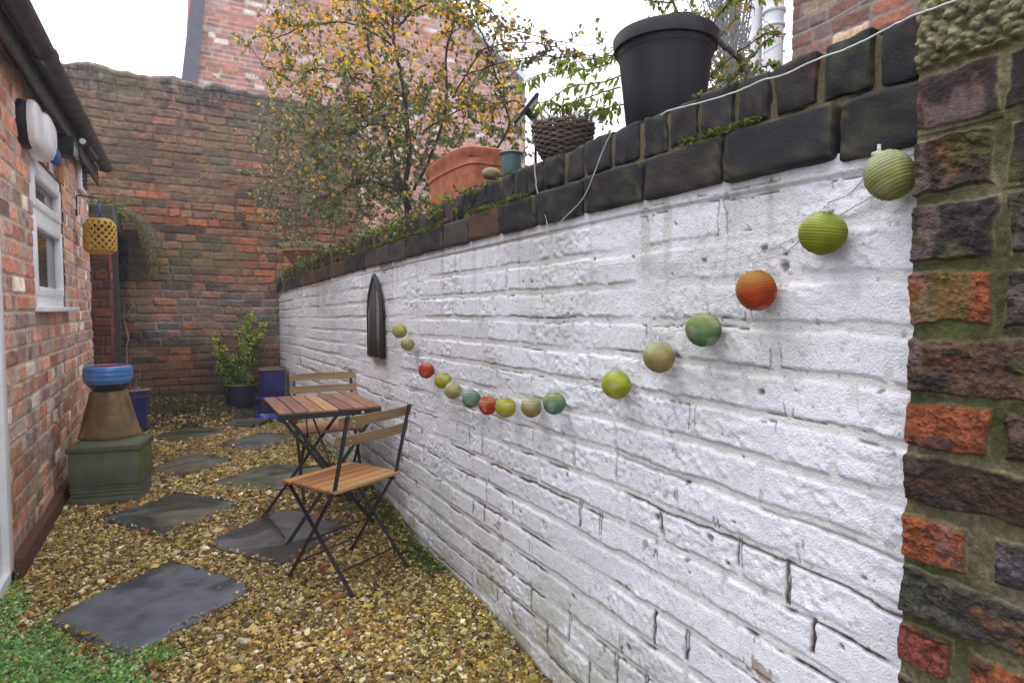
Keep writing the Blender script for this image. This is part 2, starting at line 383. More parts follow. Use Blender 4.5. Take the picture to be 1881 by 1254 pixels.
# ------------------------------------------------------------------ leaves machinery
class Plant:
    def __init__(s): s.t = MB(); s.P = []; s.D = []; s.N = []; s.S = []; s.W = []; s.K = []
    def stem(s, pts, r0, r1, col=(.03, .025, .02), n=6, sub=6, wob=.004):
        pts = [Vector(p) for p in pts]; q = []
        for i in range(len(pts) - 1):
            p0 = pts[max(i - 1, 0)]; p1 = pts[i]; p2 = pts[i + 1]; p3 = pts[min(i + 2, len(pts) - 1)]
            for k in range(sub):
                t = k / sub
                q.append(.5 * ((2 * p1) + (p2 - p0) * t + (2 * p0 - 5 * p1 + 4 * p2 - p3) * t * t + (3 * p1 - p0 - 3 * p2 + p3) * t ** 3) + Vector([random.gauss(0, wob) for _ in range(3)]))
        q.append(pts[-1]); m = len(q) - 1
        s.t.cur = col; s.t.tube(q, [r0 + (r1 - r0) * i / m for i in range(m + 1)], n); return q
    def leaf(s, p, d, size, wd, col):
        s.P.append(p); s.D.append(d); s.S.append(size); s.W.append(wd); s.K.append(col)
    def leaves(s, name, parent, mat='leaf', droop=.2):
        P = np.array(s.P, float); D = np.array(s.D, float); D /= np.linalg.norm(D, axis=1)[:, None] + 1e-9
        n = len(P); A = rng.standard_normal((n, 3)); A[:, 2] *= .5; W = np.cross(D, A); W /= np.linalg.norm(W, axis=1)[:, None] + 1e-9
        Nn_ = np.cross(W, D); S = np.array(s.S)[:, None]; w = np.array(s.W)[:, None] * S
        tip = P + D * S; tip[:, 2] -= droop * S[:, 0] * .5
        m1 = P + D * S * .38; m2 = P + D * S * .72; f = .18 * w
        V = np.stack([P, m1 - W * w * .5 + Nn_ * f, m2 - W * w * .40 + Nn_ * f, tip, m2 + W * w * .40 + Nn_ * f, m1 + W * w * .5 + Nn_ * f], 1)
        b = np.arange(n)[:, None] * 6
        Fq = np.concatenate([b + [0, 1, 2, 3], b + [0, 3, 4, 5]])
        return mesh_np(name, V.reshape(-1, 3), Fq, M[mat], parent, np.repeat(np.array(s.K), 6, 0), smooth=False)
    def stems(s, name, parent, mat='bark'):
        return s.t.build(name, M[mat], parent, smooth=True)
def rv(s=1): return Vector([random.gauss(0, s) for _ in range(3)])
def jc(c, a=.25):
    k = 1 + random.uniform(-a, a); return (c[0] * k * (1 + random.uniform(-.1, .1)), c[1] * k, c[2] * k)

exec_parts = []
# ------------------------------------------------------------------ THE WHITE WALL
WX = 1.106
TY = np.array([.3, .60, .68, 1.0, 1.36, 2.2, 3.86, 5.5, 8.06]); TZ = np.array([1.522, 1.523, 1.53, 1.534, 1.539, 1.533, 1.517, 1.49, 1.446])
def ztop(y): return np.interp(y, TY, TZ)
wall = empty('garden_wall', (WX, 4, 0), 'long white-painted brick wall with dark brick coping running down the right side', 'wall')
ny = []; y = .50
while y < 8.05: ny.append(y); y += max(.0019, .0019 * (y * .877 + .53))
us = np.array(ny); vs = np.linspace(-.12, 1, 430)
U, T = np.meshgrid(us, vs, indexing='ij')
ZT = ztop(U) + .012; V = np.where(T < 0, T, T * ZT)
d, rnd, c, Vw = brick_layout(U, V + (1.0 - ztop(U)), .0975, .248, 3, .022, warp=.011, header=.33, rag=.0055)
side = np.sign((Vw / .0975) % 1 - .5)
rg_ = .0055 * (fbm(U * 26, V * 26, 23, 3) - .5) * 2
vfill = .24 + .70 * ss(.42, .58, fbm(U * 3.3, V * 9.0, 412, 3)); bed = ss(-.0025, .0045, LAST['dv'] + rg_ - .011); per = 1 - (1 - ss(-.0025, .0045, LAST['du'] + rg_ - .009)) * vfill
bm_ = np.minimum(bed, per)
lump = fbm(U * 13, V * 16, 80, 4) - .5; fine = fbm(U * 60, V * 70, 84, 4) - .5; d = d + .006 * (fbm(U * 4, V * 5, 85, 3) - .5)
rid = np.abs(fbm(U * 22, V * 30, 86, 3) - .5) * 2
pk = ss(.45, .62, fbm(U * 5 + 7, V * 6, 81, 3))
jm = ss(.34, .62, fbm(U * 1.9, V * 3.5, 82, 3)); D_ = bm_ * ((.0014 + .0042 * jm) + .0032 * (rnd[0] - .4) + .0095 * lump * (.25 + rnd[1]) * (.35 + .65 * pk) + .0085 * fine * (.3 + .7 * pk) + .0022 * pk * (1 - rid) ** 3 + .0045 * (rnd[2] - .5) * (Vw % .0975 - .05) / .05)
D_ += (1 - bm_) * (.0014 * fine + .0010 + .0022 * (side < 0) * 0)
D_ -= .0007 * ss(.0022, 0, np.abs(d)) * ss(.48, .62, fbm(U * 5, V * 5, 83, 3))   # crease along some joints
D_ += .014 * (fbm(U * 1.1, V * 1.5, 87, 3) - .5)
# open joints, mostly low down
low = ss(1.05, .35, V) * .9 + .08
side = np.sign((Vw / .0975) % 1 - .5)
lw = ss(1.0, .6, V); wob_ = .005 * (fbm(U * 16, V * 16, 89, 3) - .5); cn = fbm(U * 2.4, np.floor(Vw / .0975) * 3.7, 88, 4)
cr = ss(.47, .53, cn) * ss(.0046, .0014, np.abs(LAST['dv'] + rg_ - .009 + wob_)) * ss(.38, .5, fbm(U * 7, V * 7, 415, 3)) * lw * (side > 0)
cr = np.maximum(cr, ss(.56, .60, fbm(U * 4, V * 10, 413, 3)) * ss(.0042, .0012, np.abs(LAST['du'] + rg_ - .004 + wob_)) * lw)
cr = np.maximum(cr, ss(.70, .74, fbm(U * 6, V * 14, 98, 3) + .05) * ss(.0025, .0005, np.abs(d + .001)) * .6)
wU = U + .012 * fbm(U * 40, V * 40, 401, 3); wV = V + .016 * fbm(U * 38, V * 38, 404, 3); wq, wi = worley(wU * 15, wV * 19, 91)
pit = ss(.17, .06, wq * (.7 + 2.2 * np.abs(wi - .93) * 10)) * (wi > .86) * ss(-.01, .004, d + .004)
wq, wi = worley(wU * 60, wV * 60, 92)
pit2 = ss(.22, .08, wq) * (wi > .90) * ss(.42, .6, fbm(U * 6, V * 6, 407, 3))
D_ -= cr * .008 + pit * .005 + pit2 * .003
D_ = np.where(V > ztop(U) - .028, .006 + .002 * fine, D_)      # smooth fillet under the coping
white = np.array([.715, .725, .785])
C_ = np.ones(U.shape + (3,)) * white
C_ *= (1 - .05 * rnd[3] * bm_)[..., None] * (.95 + .08 * fbm(U * 8, V * 8, 93, 4))[..., None]
C_ = lerp(C_, np.array([.60, .58, .56]), (1 - bm_) * .55 * jm)
grime = ss(.53, .72, fbm(U * 2.2, V * 3, 95, 5)) * .35 + ss(.25, 0, V - gz(U * 0 + 1.08, U)) * .5 * ss(.35, .6, fbm(U * 9, V * 9, 96, 4))
C_ = lerp(C_, np.array([.36, .35, .30]), grime)
drip = ss(.54, .72, fbm(U * 26, V * 1.3, 409, 4)) * ss(.45, .05, ztop(U) - V) * .45; C_ = lerp(C_, np.array([.36, .34, .29]), drip)
gst = ss(.42, .62, fbm(U * 5, V * 6, 410, 4)) * ss(.55, .04, V) * .5; C_ = lerp(C_, np.array([.30, .31, .20]), gst)
flk = ss(.76, .78, fbm(U * 9, V * 13, 411, 5)) * ss(1.0, .5, V) * .8; C_ = lerp(C_, np.array([.30, .20, .15]), flk); D_ -= flk * .0018
spk = ss(.66, .74, fbm(U * 75, V * 75, 97, 3)) * .38 * ss(.4, .6, fbm(U * 4, V * 5, 414, 3))
C_ = lerp(C_, np.array([.22, .21, .2]), spk)
C_ = lerp(C_, np.array([.060, .038, .024]), np.clip(cr * 1.2 + pit * .8, 0, 1)); C_ = lerp(C_, np.array([.16, .15, .14]), pit2 * .5)
base = ss(.035, .0, V - gz(U * 0 + 1.08, U)); C_ = lerp(C_, np.array([.09, .08, .045]), base * .8)
surface_V = V
def place(U_, V_, D): return np.stack([WX - D, U_, surface_V], -1)
surface('painted_face', us, vs, place, D_, C_, M['paint'], wall)
b = MB(); b.cur = (.2, .17, .13)      # the body of the wall behind the painted face
ys = list(np.linspace(.5, 8.05, 30))
vs_ = []; 
for y in ys: z = float(ztop(y)); vs_ += [(WX + .012, y, -.2), (WX + .225, y, -.2), (WX + .225, y, z + .03), (WX + .012, y, z + .03)]
fs_ = [(4 * i + k, 4 * i + 4 + k, 4 * i + 4 + (k + 1) % 4, 4 * i + (k + 1) % 4) for i in range(29) for k in range(4)] + [(3, 2, 1, 0), (116, 117, 118, 119)]
b.add(vs_, fs_); b.build('wall_core', M['brick'], wall)

# coping: individually worn bricks on a mortar bed
def rock_box(mb, c, d, seed, amp=.004, n=(5, 4, 5), rnd_=.012):
    nx, ny_, nz = n; bm = bmesh.new(); bmesh.ops.create_cube(bm, size=1)
    bmesh.ops.subdivide_edges(bm, edges=bm.edges[:], cuts=n[0], use_grid_fill=True)
    rr = random.Random(seed); ox, oy = rr.random() * 50, rr.random() * 50
    co = np.array([v.co[:] for v in bm.verts]) * 2
    co = np.sin(np.clip(co, -1, 1) * math.pi / 2); p = co.copy(); hd = np.array(d) / 2; r_ = rnd_ if rnd_ < .011 else .005
    P = p * hd; inn = np.clip(P, -(hd - r_), hd - r_); df_ = P - inn; l_ = np.linalg.norm(df_, axis=1)[:, None]; P = inn + df_ / np.maximum(l_, 1e-9) * np.minimum(l_, r_)
    s = P * 22 + ox; nrm = p / np.linalg.norm(p, axis=1)[:, None]
    nn = (vn(s[:, 0] + s[:, 1], s[:, 2] + s[:, 0] * .6 + oy, seed) - .5) + .5 * (vn(2.3 * (s[:, 0] - s[:, 1]), 2.3 * s[:, 2] + oy, seed + 1) - .5)
    chip = -(ss(.86, 1.0, np.sort(np.abs(co), axis=1)[:, 1]) * vn(s[:, 1] * 1.5, s[:, 2] * 1.5, seed + 3)) * amp * 1.6
    P = P + nrm * (nn * amp * 2 + chip)[:, None] + np.array(c)
    bm.verts.index_update()
    mb.add(P, [tuple(v.index for v in f.verts) for f in bm.faces]); bm.free()
    q = P * 1.0; k1 = fbm(q[:, 1] * 30, q[:, 2] * 30 + q[:, 0] * 20, seed, 3); k2 = fbm(q[:, 1] * 75, q[:, 2] * 75 + q[:, 0] * 40, seed + 7, 2)
    ed_ = ss(.8, 1.0, np.sort(np.abs(co), axis=1)[:, 1]); c_ = np.array(mb.cur)[None] * (.6 + .9 * k2)[:, None]
    c_ = lerp(c_, np.array([.10, .095, .045]), np.clip(ss(.60, .74, k1) * .30 + ed_ * ss(.5, .7, k2) * .55, 0, 1)); c_ = lerp(c_, np.array([.12, .055, .035]), ss(.68, .78, k2) * ss(.5, .4, k1) * .4)
    mb.c[-len(P):] = [tuple(x) for x in c_]
def cope_col(rr, y):
    k = rr.random(); dark = [(.012, .012, .015), (.015, .015, .018), (.010, .011, .013), (.020, .017, .018)]
    warm = [(.075, .036, .028), (.10, .045, .028), (.05, .034, .032), (.04, .034, .034)]
    f = min(max((y - 1.8) / 2.0, 0), 1) * .65
    return rr.choice(warm) if k < f else rr.choice(dark)
rr = random.Random(5)
low_m = MB(); up_m = MB(); mor = MB(); mor.cur = (.115, .095, .055)
y = .583 - .27; joints = [.583, .724, .995, 1.265]; y = .32
jy = [.32, .45, .724, .995, 1.265]
while jy[-1] < 8.0: jy.append(jy[-1] + .268 * rr.uniform(.95, 1.05))
for a, e in zip(jy[:-1], jy[1:]):
    z = float(ztop((a + e) / 2)); low_m.cur = cope_col(rr, a); g_ = .012
    rock_box(low_m, (WX + .085, (a + e) / 2, z + .056 + rr.uniform(-.003, .003)), (.215 + rr.uniform(-.006, .01), e - a - g_, .109), rr.randint(0, 999), .0035, (9, 9, 9))
sy = [.45, .56, .666, .775, .884, .979, 1.088, 1.196, 1.299, 1.419, 1.56]
while sy[-1] < 8.0: sy.append(sy[-1] + .112 * rr.uniform(.9, 1.1))
for i, (a, e) in enumerate(zip(sy[:-1], sy[1:])):
    z = float(ztop((a + e) / 2)); up_m.cur = cope_col(rr, a)
    if a > 2.6 and rr.random() < .10: continue
    h = .106 + rr.uniform(-.006, .006); sink = 0 if a < 2.5 else rr.uniform(-.03, .01)
    rock_box(up_m, (WX + .105 + rr.uniform(-.006, .008), (a + e) / 2, z + .172 + sink), (.212, e - a - .012, h), rr.randint(0, 999), .006, (8, 8, 8))
for i in range(150):
    y0 = .33 + i * .0517; z = float(ztop(y0)); mor.box((WX + .108, y0, z + .108 + rr.uniform(-.002, .002)), (.196 + rr.uniform(-.004, .004), .054, .212 + rr.uniform(-.01, .004)), None, .004)
low_m.build('coping_course', M['cope'], wall, smooth=True, ang=50); up_m.build('coping_brick_on_edge', M['cope'], wall, smooth=True, ang=50); mor.build('mortar', M['pier'], wall)

# moss and small weeds on the coping ledges
ms = Plant(); 
for i in range(5200):
    y = .62 + 7.2 * random.random() ** 1.5; k = vn(np.array([y * 4.0]), np.array([3.0]), 5)[0]
    if k < .45: continue
    z = float(ztop(y)) + .113; x = WX - .018 + random.gauss(0, .008)
    if random.random() < .25: z += .11; x = WX + .04 * random.random()
    col = jc(random.choice([(.10, .16, .02), (.06, .11, .015), (.16, .19, .03), (.10, .08, .03)]), .4)
    s_ = random.uniform(.006, .014) * (1 + .15 * y); ms.leaf((x, y + random.gauss(0, .006), z + abs(random.gauss(0, .004))), (random.gauss(-.5, .6), random.gauss(0, .7), random.gauss(.5, .5)), s_, .7, col)
tag(ms.leaves('moss', None, 'moss'), 'moss and small weeds along the ledge of the dark coping bricks', 'moss', kind='stuff')

# ------------------------------------------------------------------ right-hand pier, unpainted
PXx = 1.03
pier = empty('brick_pier', (PXx, .3, 0), 'rough mossy red and black brick pier at the right edge', 'wall')
us = np.concatenate([np.arange(.05, .38, .006), np.arange(.38, .5556, .00115)]); vs = np.arange(.2, 2.30, .0013)
U, V = np.meshgrid(us, vs, indexing='ij')
def zp(v, u=1680): return at(u, v, 0, PXx)[2]
vb = [1430, 1335, 1235, 1135, 1033, 931, 826, 729, 610, 493, 375, 256, 140]
edges = [zp(v) for v in vb]; edges = [edges[0] - .1 * k for k in range(6, 0, -1)] + edges + [edges[-1] + .4, edges[-1] + .9]
d, rnd, c, Vw = brick_layout(U, V, .1, .245, 21, .026, warp=.005, header=.45, rag=.006, edges=edges)
n0 = 6
bl_rows = {n0 + i: i for i in range(12)}
# hand-laid joints for the rows in view (position as y)
def yu(u, z=1.25): return (1120 * PXx / (.8769 * (u - 325)) - .4808 * PXx) / .8769
rowj = {0: [1760], 1: [1790, 1840], 2: [1765, 1815], 3: [2000], 4: [1790, 1850], 5: [2000], 6: [1818, 1865], 7: [2000], 8: [1815, 1855], 9: [1835], 10: [1830], 11: [1815, 1842]}
mask_d = np.full(U.shape, 9.0); bid = np.zeros(U.shape)
ed = np.array(edges); dvv = np.minimum(Vw - ed[c], ed[c + 1] - Vw) - .0105
for k, js in rowj.items():
    m = c == (n0 + k); js_y = sorted([yu(j) for j in js] + [.575], reverse=True)
    u = U[m] + .004 * (fbm(U[m] * 20, V[m] * 20, 5, 2) - .5)
    dd = np.full(u.shape, 9.0); idd = np.zeros(u.shape)
    if len(js) == 2:        # wide vertical joint between the two pixels
        a, b2 = yu(js[0]), yu(js[1]); a, b2 = a - .005, b2 + .005; dd = np.maximum(u - a, b2 - u); idd = np.where(u > (a + b2) / 2, 1, 2)
    else:
        a = yu(js[0]); dd = np.abs(u - a) - .010; idd = np.where(u > a, 1, 2)
    mask_d[m] = dd; bid[m] = idd + 10 * k
vis = (c >= n0) & (c < n0 + 12)
d2 = np.minimum(dvv, mask_d) + .007 * (fbm(U * 30, V * 30, 23, 3) - .5) * 2 + .014 * (fbm(U * 8, V * 10, 29, 3) - .5)
d = np.where(vis, d2, d)
bm_ = ss(-.002, .004, d)
OR = np.array([.215, .060, .022]); DK = np.array([.022, .018, .018]); BR = np.array([.062, .034, .022]); GY = np.array([.042, .040, .030]); RD = np.array([.17, .045, .03])
cmap = {(0, 1): BR, (0, 2): OR, (1, 1): BR, (1, 2): OR * .6, (2, 1): RD, (2, 2): OR, (3, 1): GY * 1.2, (3, 2): BR, (4, 1): OR, (4, 2): np.array([.11, .09, .10]),
        (5, 1): BR * .6, (5, 2): DK, (6, 1): OR * 1.0, (6, 2): BR * .6, (7, 1): BR * 1.4, (7, 2): BR, (8, 1): OR * 1.1, (8, 2): DK, (9, 1): DK * 1.5, (9, 2): GY, (10, 1): BR * .8, (10, 2): DK, (11, 1): np.array([.040, .026, .028]), (11, 2): DK}
# order rows so that row k counted from the bottom of the picture
C_ = palette(rnd[0], [OR, BR, DK, GY], [.35, .3, .2, .15])
for k in range(12):
    for s_ in (1, 2):
        cl = cmap.get((k, s_), BR); m = vis & (bid == 10 * k + s_) ; C_[m] = cl
n1 = fbm(U * 18, V * 24, 24, 6, .6); n2 = fbm(U * 70, V * 70, 27, 5, .65); n3 = fbm(U * 12, V * 15, 30, 5, .6)
C_ = C_ * (.25 + 1.5 * n2)[..., None]
hf = vn(U * 420, V * 420, 470); C_ = C_ * (.75 + .5 * hf)[..., None]; pk_ = ss(.60, .70, vn(U * 150, V * 150, 471)) * ss(.5, .6, n2); C_ = lerp(C_, np.array([.015, .012, .012]), pk_ * .7)
C_ = lerp(C_, np.array([.30, .10, .03]), ss(.6, .7, n3) * .35 * (vis)); C_ = lerp(C_, np.array([.022, .018, .02]), ss(.52, .66, n1) * .75)
C_ = lerp(C_, np.array([.17, .12, .11]), ss(.62, .72, fbm(U * 17, V * 11, 33, 4)) * .5)
mort = np.array([.125, .108, .062]) * (.7 + .6 * fbm(U * 12, V * 12, 35, 4))[..., None]; mort = lerp(mort, np.array([.055, .058, .020]), ss(.45, .7, fbm(U * 6, V * 5, 36, 3)))
mort = mort * (.45 + 1.1 * fbm(U * 110, V * 110, 472, 3))[..., None] * (.8 + .4 * vn(U * 500, V * 500, 473))[..., None]; mort = lerp(mort, np.array([.26, .24, .15]), ss(.003, 0, np.abs(d + .0015)) * .4 * ss(.4,.6,n1))
C_ = C_ * bm_[..., None] + mort * (1 - bm_)[..., None]
moss = ss(.60, .72, fbm(U * 8, V * 8, 38, 4)) * .6; C_ = lerp(C_, np.array([.09, .10, .025]), moss)
rg = np.abs(fbm(U * 30, V * 30, 40, 4) - .5)
crag = fbm(U * 11 + 3 * n1, V * 15, 47, 5) - .5
D_ = bm_ * (.000 + .012 * (n1 - .5) + .030 * crag * (.5 + rnd[1] * .5) + .010 * (n2 - .5) + .007 * (.5 - rg)) + bm_ * .008 + (1 - bm_) * (.002 + .004 * (fbm(U * 60, V * 60, 41, 4) - .5))
smo = (c == n0 + 11) | (c == n0 + 10) & (bid % 10 == 2); D_ = np.where(smo, D_ * .35 + .004, D_)
# rough pebbly render above the coping line, sprayed with moss
top = ss(edges[n0 + 12] - .002, edges[n0 + 12] + .006, V + .01 * (n3 - .5))
wd, wid = worley(U * 75, V * 75, 43); peb = ss(.62, .15, wd) * (wid > .18); wd2, wid2 = worley(U * 48 + 9, V * 48, 44)
big = ss(.68, .2, wd2); amt = ss(.02, .10, edges[n0 + 12] + .16 - V + .09 * (n3 - .5)) * .8 + .2
Dp = .006 + .006 * peb * amt + .006 * big * amt + .006 * n2
Cp = np.array([.20, .19, .10]) * (.35 + .85 * np.clip(.5 * peb + .7 * big, 0, 1) + .3 * (wid - .5))[..., None] * (.75 + .5 * n3)[..., None]
Cp = lerp(Cp, np.array([.19, .18, .08]), (1 - amt) * .5); Cp = lerp(Cp, np.array([.055, .065, .015]), ss(.5, .7, n1) * .6)
D_ = D_ * (1 - top) + Dp * top; C_ = lerp(C_, Cp, top)
edge_r = ss(.010, 0, .5555 - U); 
def place(U_, V_, D): return np.stack([PXx - D + .02 * edge_r ** 2, U_ - .010 * (fbm(V_ * 22, V_ * 0 + 1, 46, 4) - .3) * ss(.03, 0, .5555 - U_), V_], -1)
surface('pier_face', us, vs, place, D_, C_, M['pier'], pier)
b = MB(); b.cur = (.13, .10, .06); b.box((1.03 + .015 + .16, -.15, 1.15), (.32, 1.385, 2.3), None, .01); b.build('pier_core', M['pier'], pier)

# ------------------------------------------------------------------ generic old brick colouring
def old_brick(U, V, seed, bh, bl, joint, cols, ws, mortar, header=.3, warp=.006, rag=.005, depth=.006, soot=None, lime=None, green=None, hc=None):
    d, rnd, c, Vw = brick_layout(U, V, bh, bl, seed, joint, warp=warp, header=header, rag=rag, hcourse=hc)
    bm_ = ss(-.002, .005, d); C = palette(rnd[0], cols, ws) * (.65 + .7 * rnd[1])[..., None]
    n1 = fbm(U * 9, V * 9, seed + 50, 4); n2 = fbm(U * 32, V * 32, seed + 55, 3)
    C = C * (.6 + .8 * n2)[..., None]; mm = np.array(mortar) * (.6 + .8 * n1)[..., None]
    C = C * bm_[..., None] + mm * (1 - bm_)[..., None]
    D = bm_ * (depth + .010 * (rnd[2] - .5) + .010 * (n1 - .5) + .006 * (n2 - .5)) - (1 - bm_) * .002 * rnd[3]
    lost = (rnd[3] > .93) * ss(.002, .01, d); D -= lost * .008; C = C * (1 - .4 * lost)[..., None]
    return D, C, d, rnd, n1, n2
# ------------------------------------------------------------------ end wall
EY = 7.97
BR_COLS = [srgb(150, 86, 60), srgb(168, 98, 66), srgb(124, 78, 60), srgb(112, 84, 70), srgb(146, 106, 82), srgb(62, 54, 54), srgb(178, 104, 66)]
us = np.arange(-2.6, 2.1, .0088); vs = np.arange(-.1, 3.86, .0088)
U, V = np.meshgrid(us, vs, indexing='ij')
D_, C_, d, rnd, n1, n2 = old_brick(U, V, 31, .0915, .228, .016, BR_COLS, [.22, .14, .2, .16, .12, .08, .08], (.12, .085, .055), warp=.015, rag=.012, depth=.007, header=.25)
big = fbm(U * 1.1, V * 1.3, 130, 4)
soot = np.clip(ss(2.2, 3.4, V + .9 * (big - .5)) * .9, 0, 1)
C_ = lerp(C_ * np.array([1.08, 1.04, .95]), np.array([.15, .105, .075]) * (.5 + n2)[..., None], np.full(U.shape, .12)); C_ = lerp(C_, np.array([.23, .095, .045]) * (.4 + 1.2 * n2)[..., None], ss(.50, .64, fbm(U * 1.3 + 7, V * 1.9, 143, 4)) * .5 * (rnd[2] > .25)); C_ = lerp(C_, np.array([.045, .04, .038]), ((rnd[4] > .86) * .8 + 0.0)); C_ = lerp(C_, np.array([.20, .165, .135]) * (.4 + 1.2 * n2)[..., None], soot * .55)
lime = ss(.36, .54, fbm(U * 1.8, V * 2.6, 131, 5)) * ss(.55, .85, V) * ss(1.75, 1.25, V + .25 * U * 0)
C_ = lerp(C_, np.array([.40, .39, .39]) * (.7 + .5 * n1)[..., None], lime * (.30 + .50 * (d < .005)) * np.where(rnd[1] < .6, 1, .35))
red = ss(.45, .62, fbm(U * 1.5 + 3, V * 1.8, 132, 4)) * ss(1.5, 1.8, V) * ss(2.9, 2.4, V)
C_ = lerp(C_, np.array([.21, .085, .045]) * (.5 + n2)[..., None], red * .55 * (rnd[2] > .3))
capz = (V > 3.70); kj = np.abs(U / .085 - np.round(U / .085)) * .085; capc = np.array([.075, .070, .070]) * (.4 + 1.2 * n2)[..., None]; capc = lerp(capc, np.array([.30, .28, .26]), ss(.58, .66, fbm(U * 12, V * 12, 141, 4)) * .7); capc = lerp(capc, np.array([.03, .028, .025]), (kj < .008) * .8)
C_ = lerp(C_, capc, capz * .85 + ss(3.3, 3.7, V) * ss(.4, .6, fbm(U * 3, V * 6, 142, 4)) * .6 * (~capz))
sm = ss(.50, .62, fbm(U * 3.2, V * 5, 137, 5)); C_ = lerp(C_, np.array([.22, .15, .10]) * (.6 + .7 * n2)[..., None], sm * .55)
dk = ss(.52, .66, fbm(U * 2.4 + 9, V * 3.4, 138, 5)); C_ = lerp(C_, np.array([.075, .06, .055]), dk * .5)
gl = ss(.55, .7, fbm(U * 2.1 + 3, V * 1.6, 139, 5)); C_ = lerp(C_, np.array([.17, .16, .09]), gl * .45)
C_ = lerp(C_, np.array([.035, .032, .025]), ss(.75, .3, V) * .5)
C_ = lerp(C_, np.array([.10, .11, .04]), ss(.5, .7, fbm(U * 3, V * 3, 133, 4)) * ss(.1, -.6, U) * .5)
C_ = np.minimum(C_, np.array([.34, .24, .22]) * 1.25); C_ = lerp(C_, np.array([.028, .027, .024]), ss(-.22, -.38, U + .12 * (fbm(U * 4, V * 4, 144, 3) - .5)) * ss(1.45, 1.62, V) * ss(2.15, 2.02, V) * .8 + ss(-.44, -.50, U) * ss(2.1, 2.0, V) * .6)  # last lerp paints the shade of the doorway recess into the brick colour
def place(U_, V_, D):
    z = V_ + ss(3.70, 3.86, V_) * (.05 * (fbm(U_ * 4.2, U_ * 0, 134, 3) - .5) * 2 + .03 * (vn(U_ * 9, U_ * 0 + 4, 136) - .5)); cap = ss(3.60, 3.72, V_) * .012 - ss(3.80, 3.86, V_) * .07
    return np.stack([U_, EY - D * 1.5 - cap - .05 * (fbm(U_ * .8, V_ * .8, 135, 2) - .5), z], -1)
ew = empty('boundary_wall', (0, EY, 0), 'tall weathered red brick wall closing the far end of the passage', 'wall')
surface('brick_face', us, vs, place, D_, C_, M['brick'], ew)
b = MB(); b.cur = (.11, .10, .09); b.box((-.25, EY + .22, 1.85), (4.7, .34, 3.9), None, .03)
b.build('wall_core', M['brick'], ew)

# ------------------------------------------------------------------ house on the left
LX = -.70
house = empty('brick_house', (LX, 3, 0), 'low red brick house wall with white window and gutter on the left', 'house')
HC = [srgb(176, 104, 80), srgb(158, 86, 66), srgb(140, 98, 86), srgb(196, 140, 112), srgb(112, 88, 84), srgb(186, 118, 76), srgb(214, 196, 182), srgb(168, 120, 60)]
wy0, wy1, wz0, wz1 = 4.30, 5.36, 1.262, 2.135      # window opening
us = np.unique(np.concatenate([np.arange(1.0, 3.52, .02), np.arange(3.52, 6.86, .0062), [wy0, wy1]])); vs = np.unique(np.concatenate([np.arange(-.05, 2.56, .0062), [wz0, wz1]]))
U, V = np.meshgrid(us, vs, indexing='ij')
D_, C_, d, rnd, n1, n2 = old_brick(U, V, 51, .0885, .225, .013, HC, [.2, .16, .15, .13, .1, .08, .1, .05], (.34, .29, .22), header=.55, depth=.005, warp=.004, rag=.004)
C_ = lerp(C_ * 1.8, np.array([.38, .28, .25]) * (.6 + .8 * n2)[..., None], np.full(U.shape, .32)); wash = ss(.42, .66, fbm(U * 9, V * 12, 150, 4)) * .6 * (rnd[4] > .25); C_ = lerp(C_, np.array([.52, .45, .43]), wash)
C_ = lerp(C_, np.array([.12, .10, .045]), ss(1.0, .1, V) * ss(.4, .62, fbm(U * 3, V * 3, 151, 4)) * .6)
# soldier course over the window
sold = (V > wz1) & (V < wz1 + .22) & (U > wy0 - .12) & (U < wy1 + .12)
kk = np.floor(U / .075); jd = np.abs(U / .075 - np.round(U / .075)) * .075
cs = palette(_h(kk, kk * 0, 77), HC, [.2, .2, .15, .13, .1, .08, .1, .04]) * (.7 + .5 * n2)[..., None]; cs = np.where((jd < .006)[..., None], np.array([.25, .2, .15]), cs)
C_ = np.where(sold[..., None], cs, C_); D_ = np.where(sold, np.where(jd < .006, 0, .006 + .003 * n2), D_)
def place(U_, V_, D): return np.stack([LX + D, U_, V_], -1)
surface('brick_face', us, vs, place, D_, C_, M['brick'], house, cut=lambda u, v: ((u > wy0) & (u < wy1) & (v > wz0) & (v < wz1)) | ((u < 3.50) & (v < 2.1)))
b = MB(); b.cur = (.30, .25, .20); t = .3       # body of the house with the window opening left open
for y0, y1, z0, z1 in [(1.0, 3.50, 2.1, 2.55), (3.50, wy0, -.1, 2.55), (wy1, 6.845, -.1, 2.55), (wy0, wy1, -.1, wz0), (wy0, wy1, wz1, 2.55)]:
    b.box((LX - .004 - t / 2, (y0 + y1) / 2, (z0 + z1) / 2), (t, y1 - y0, z1 - z0))
b.box((LX - 1.7, 6.70, 1.2), (2.8, .28, 2.6)); b.build('wall', M['brick'], house)
b = MB(); b.cur = (.11, .055, .03); b.box((LX + .022, 5.05, .055), (.05, 3.1, .10), None, .006)
b.build('plinth', M['brick'], house)
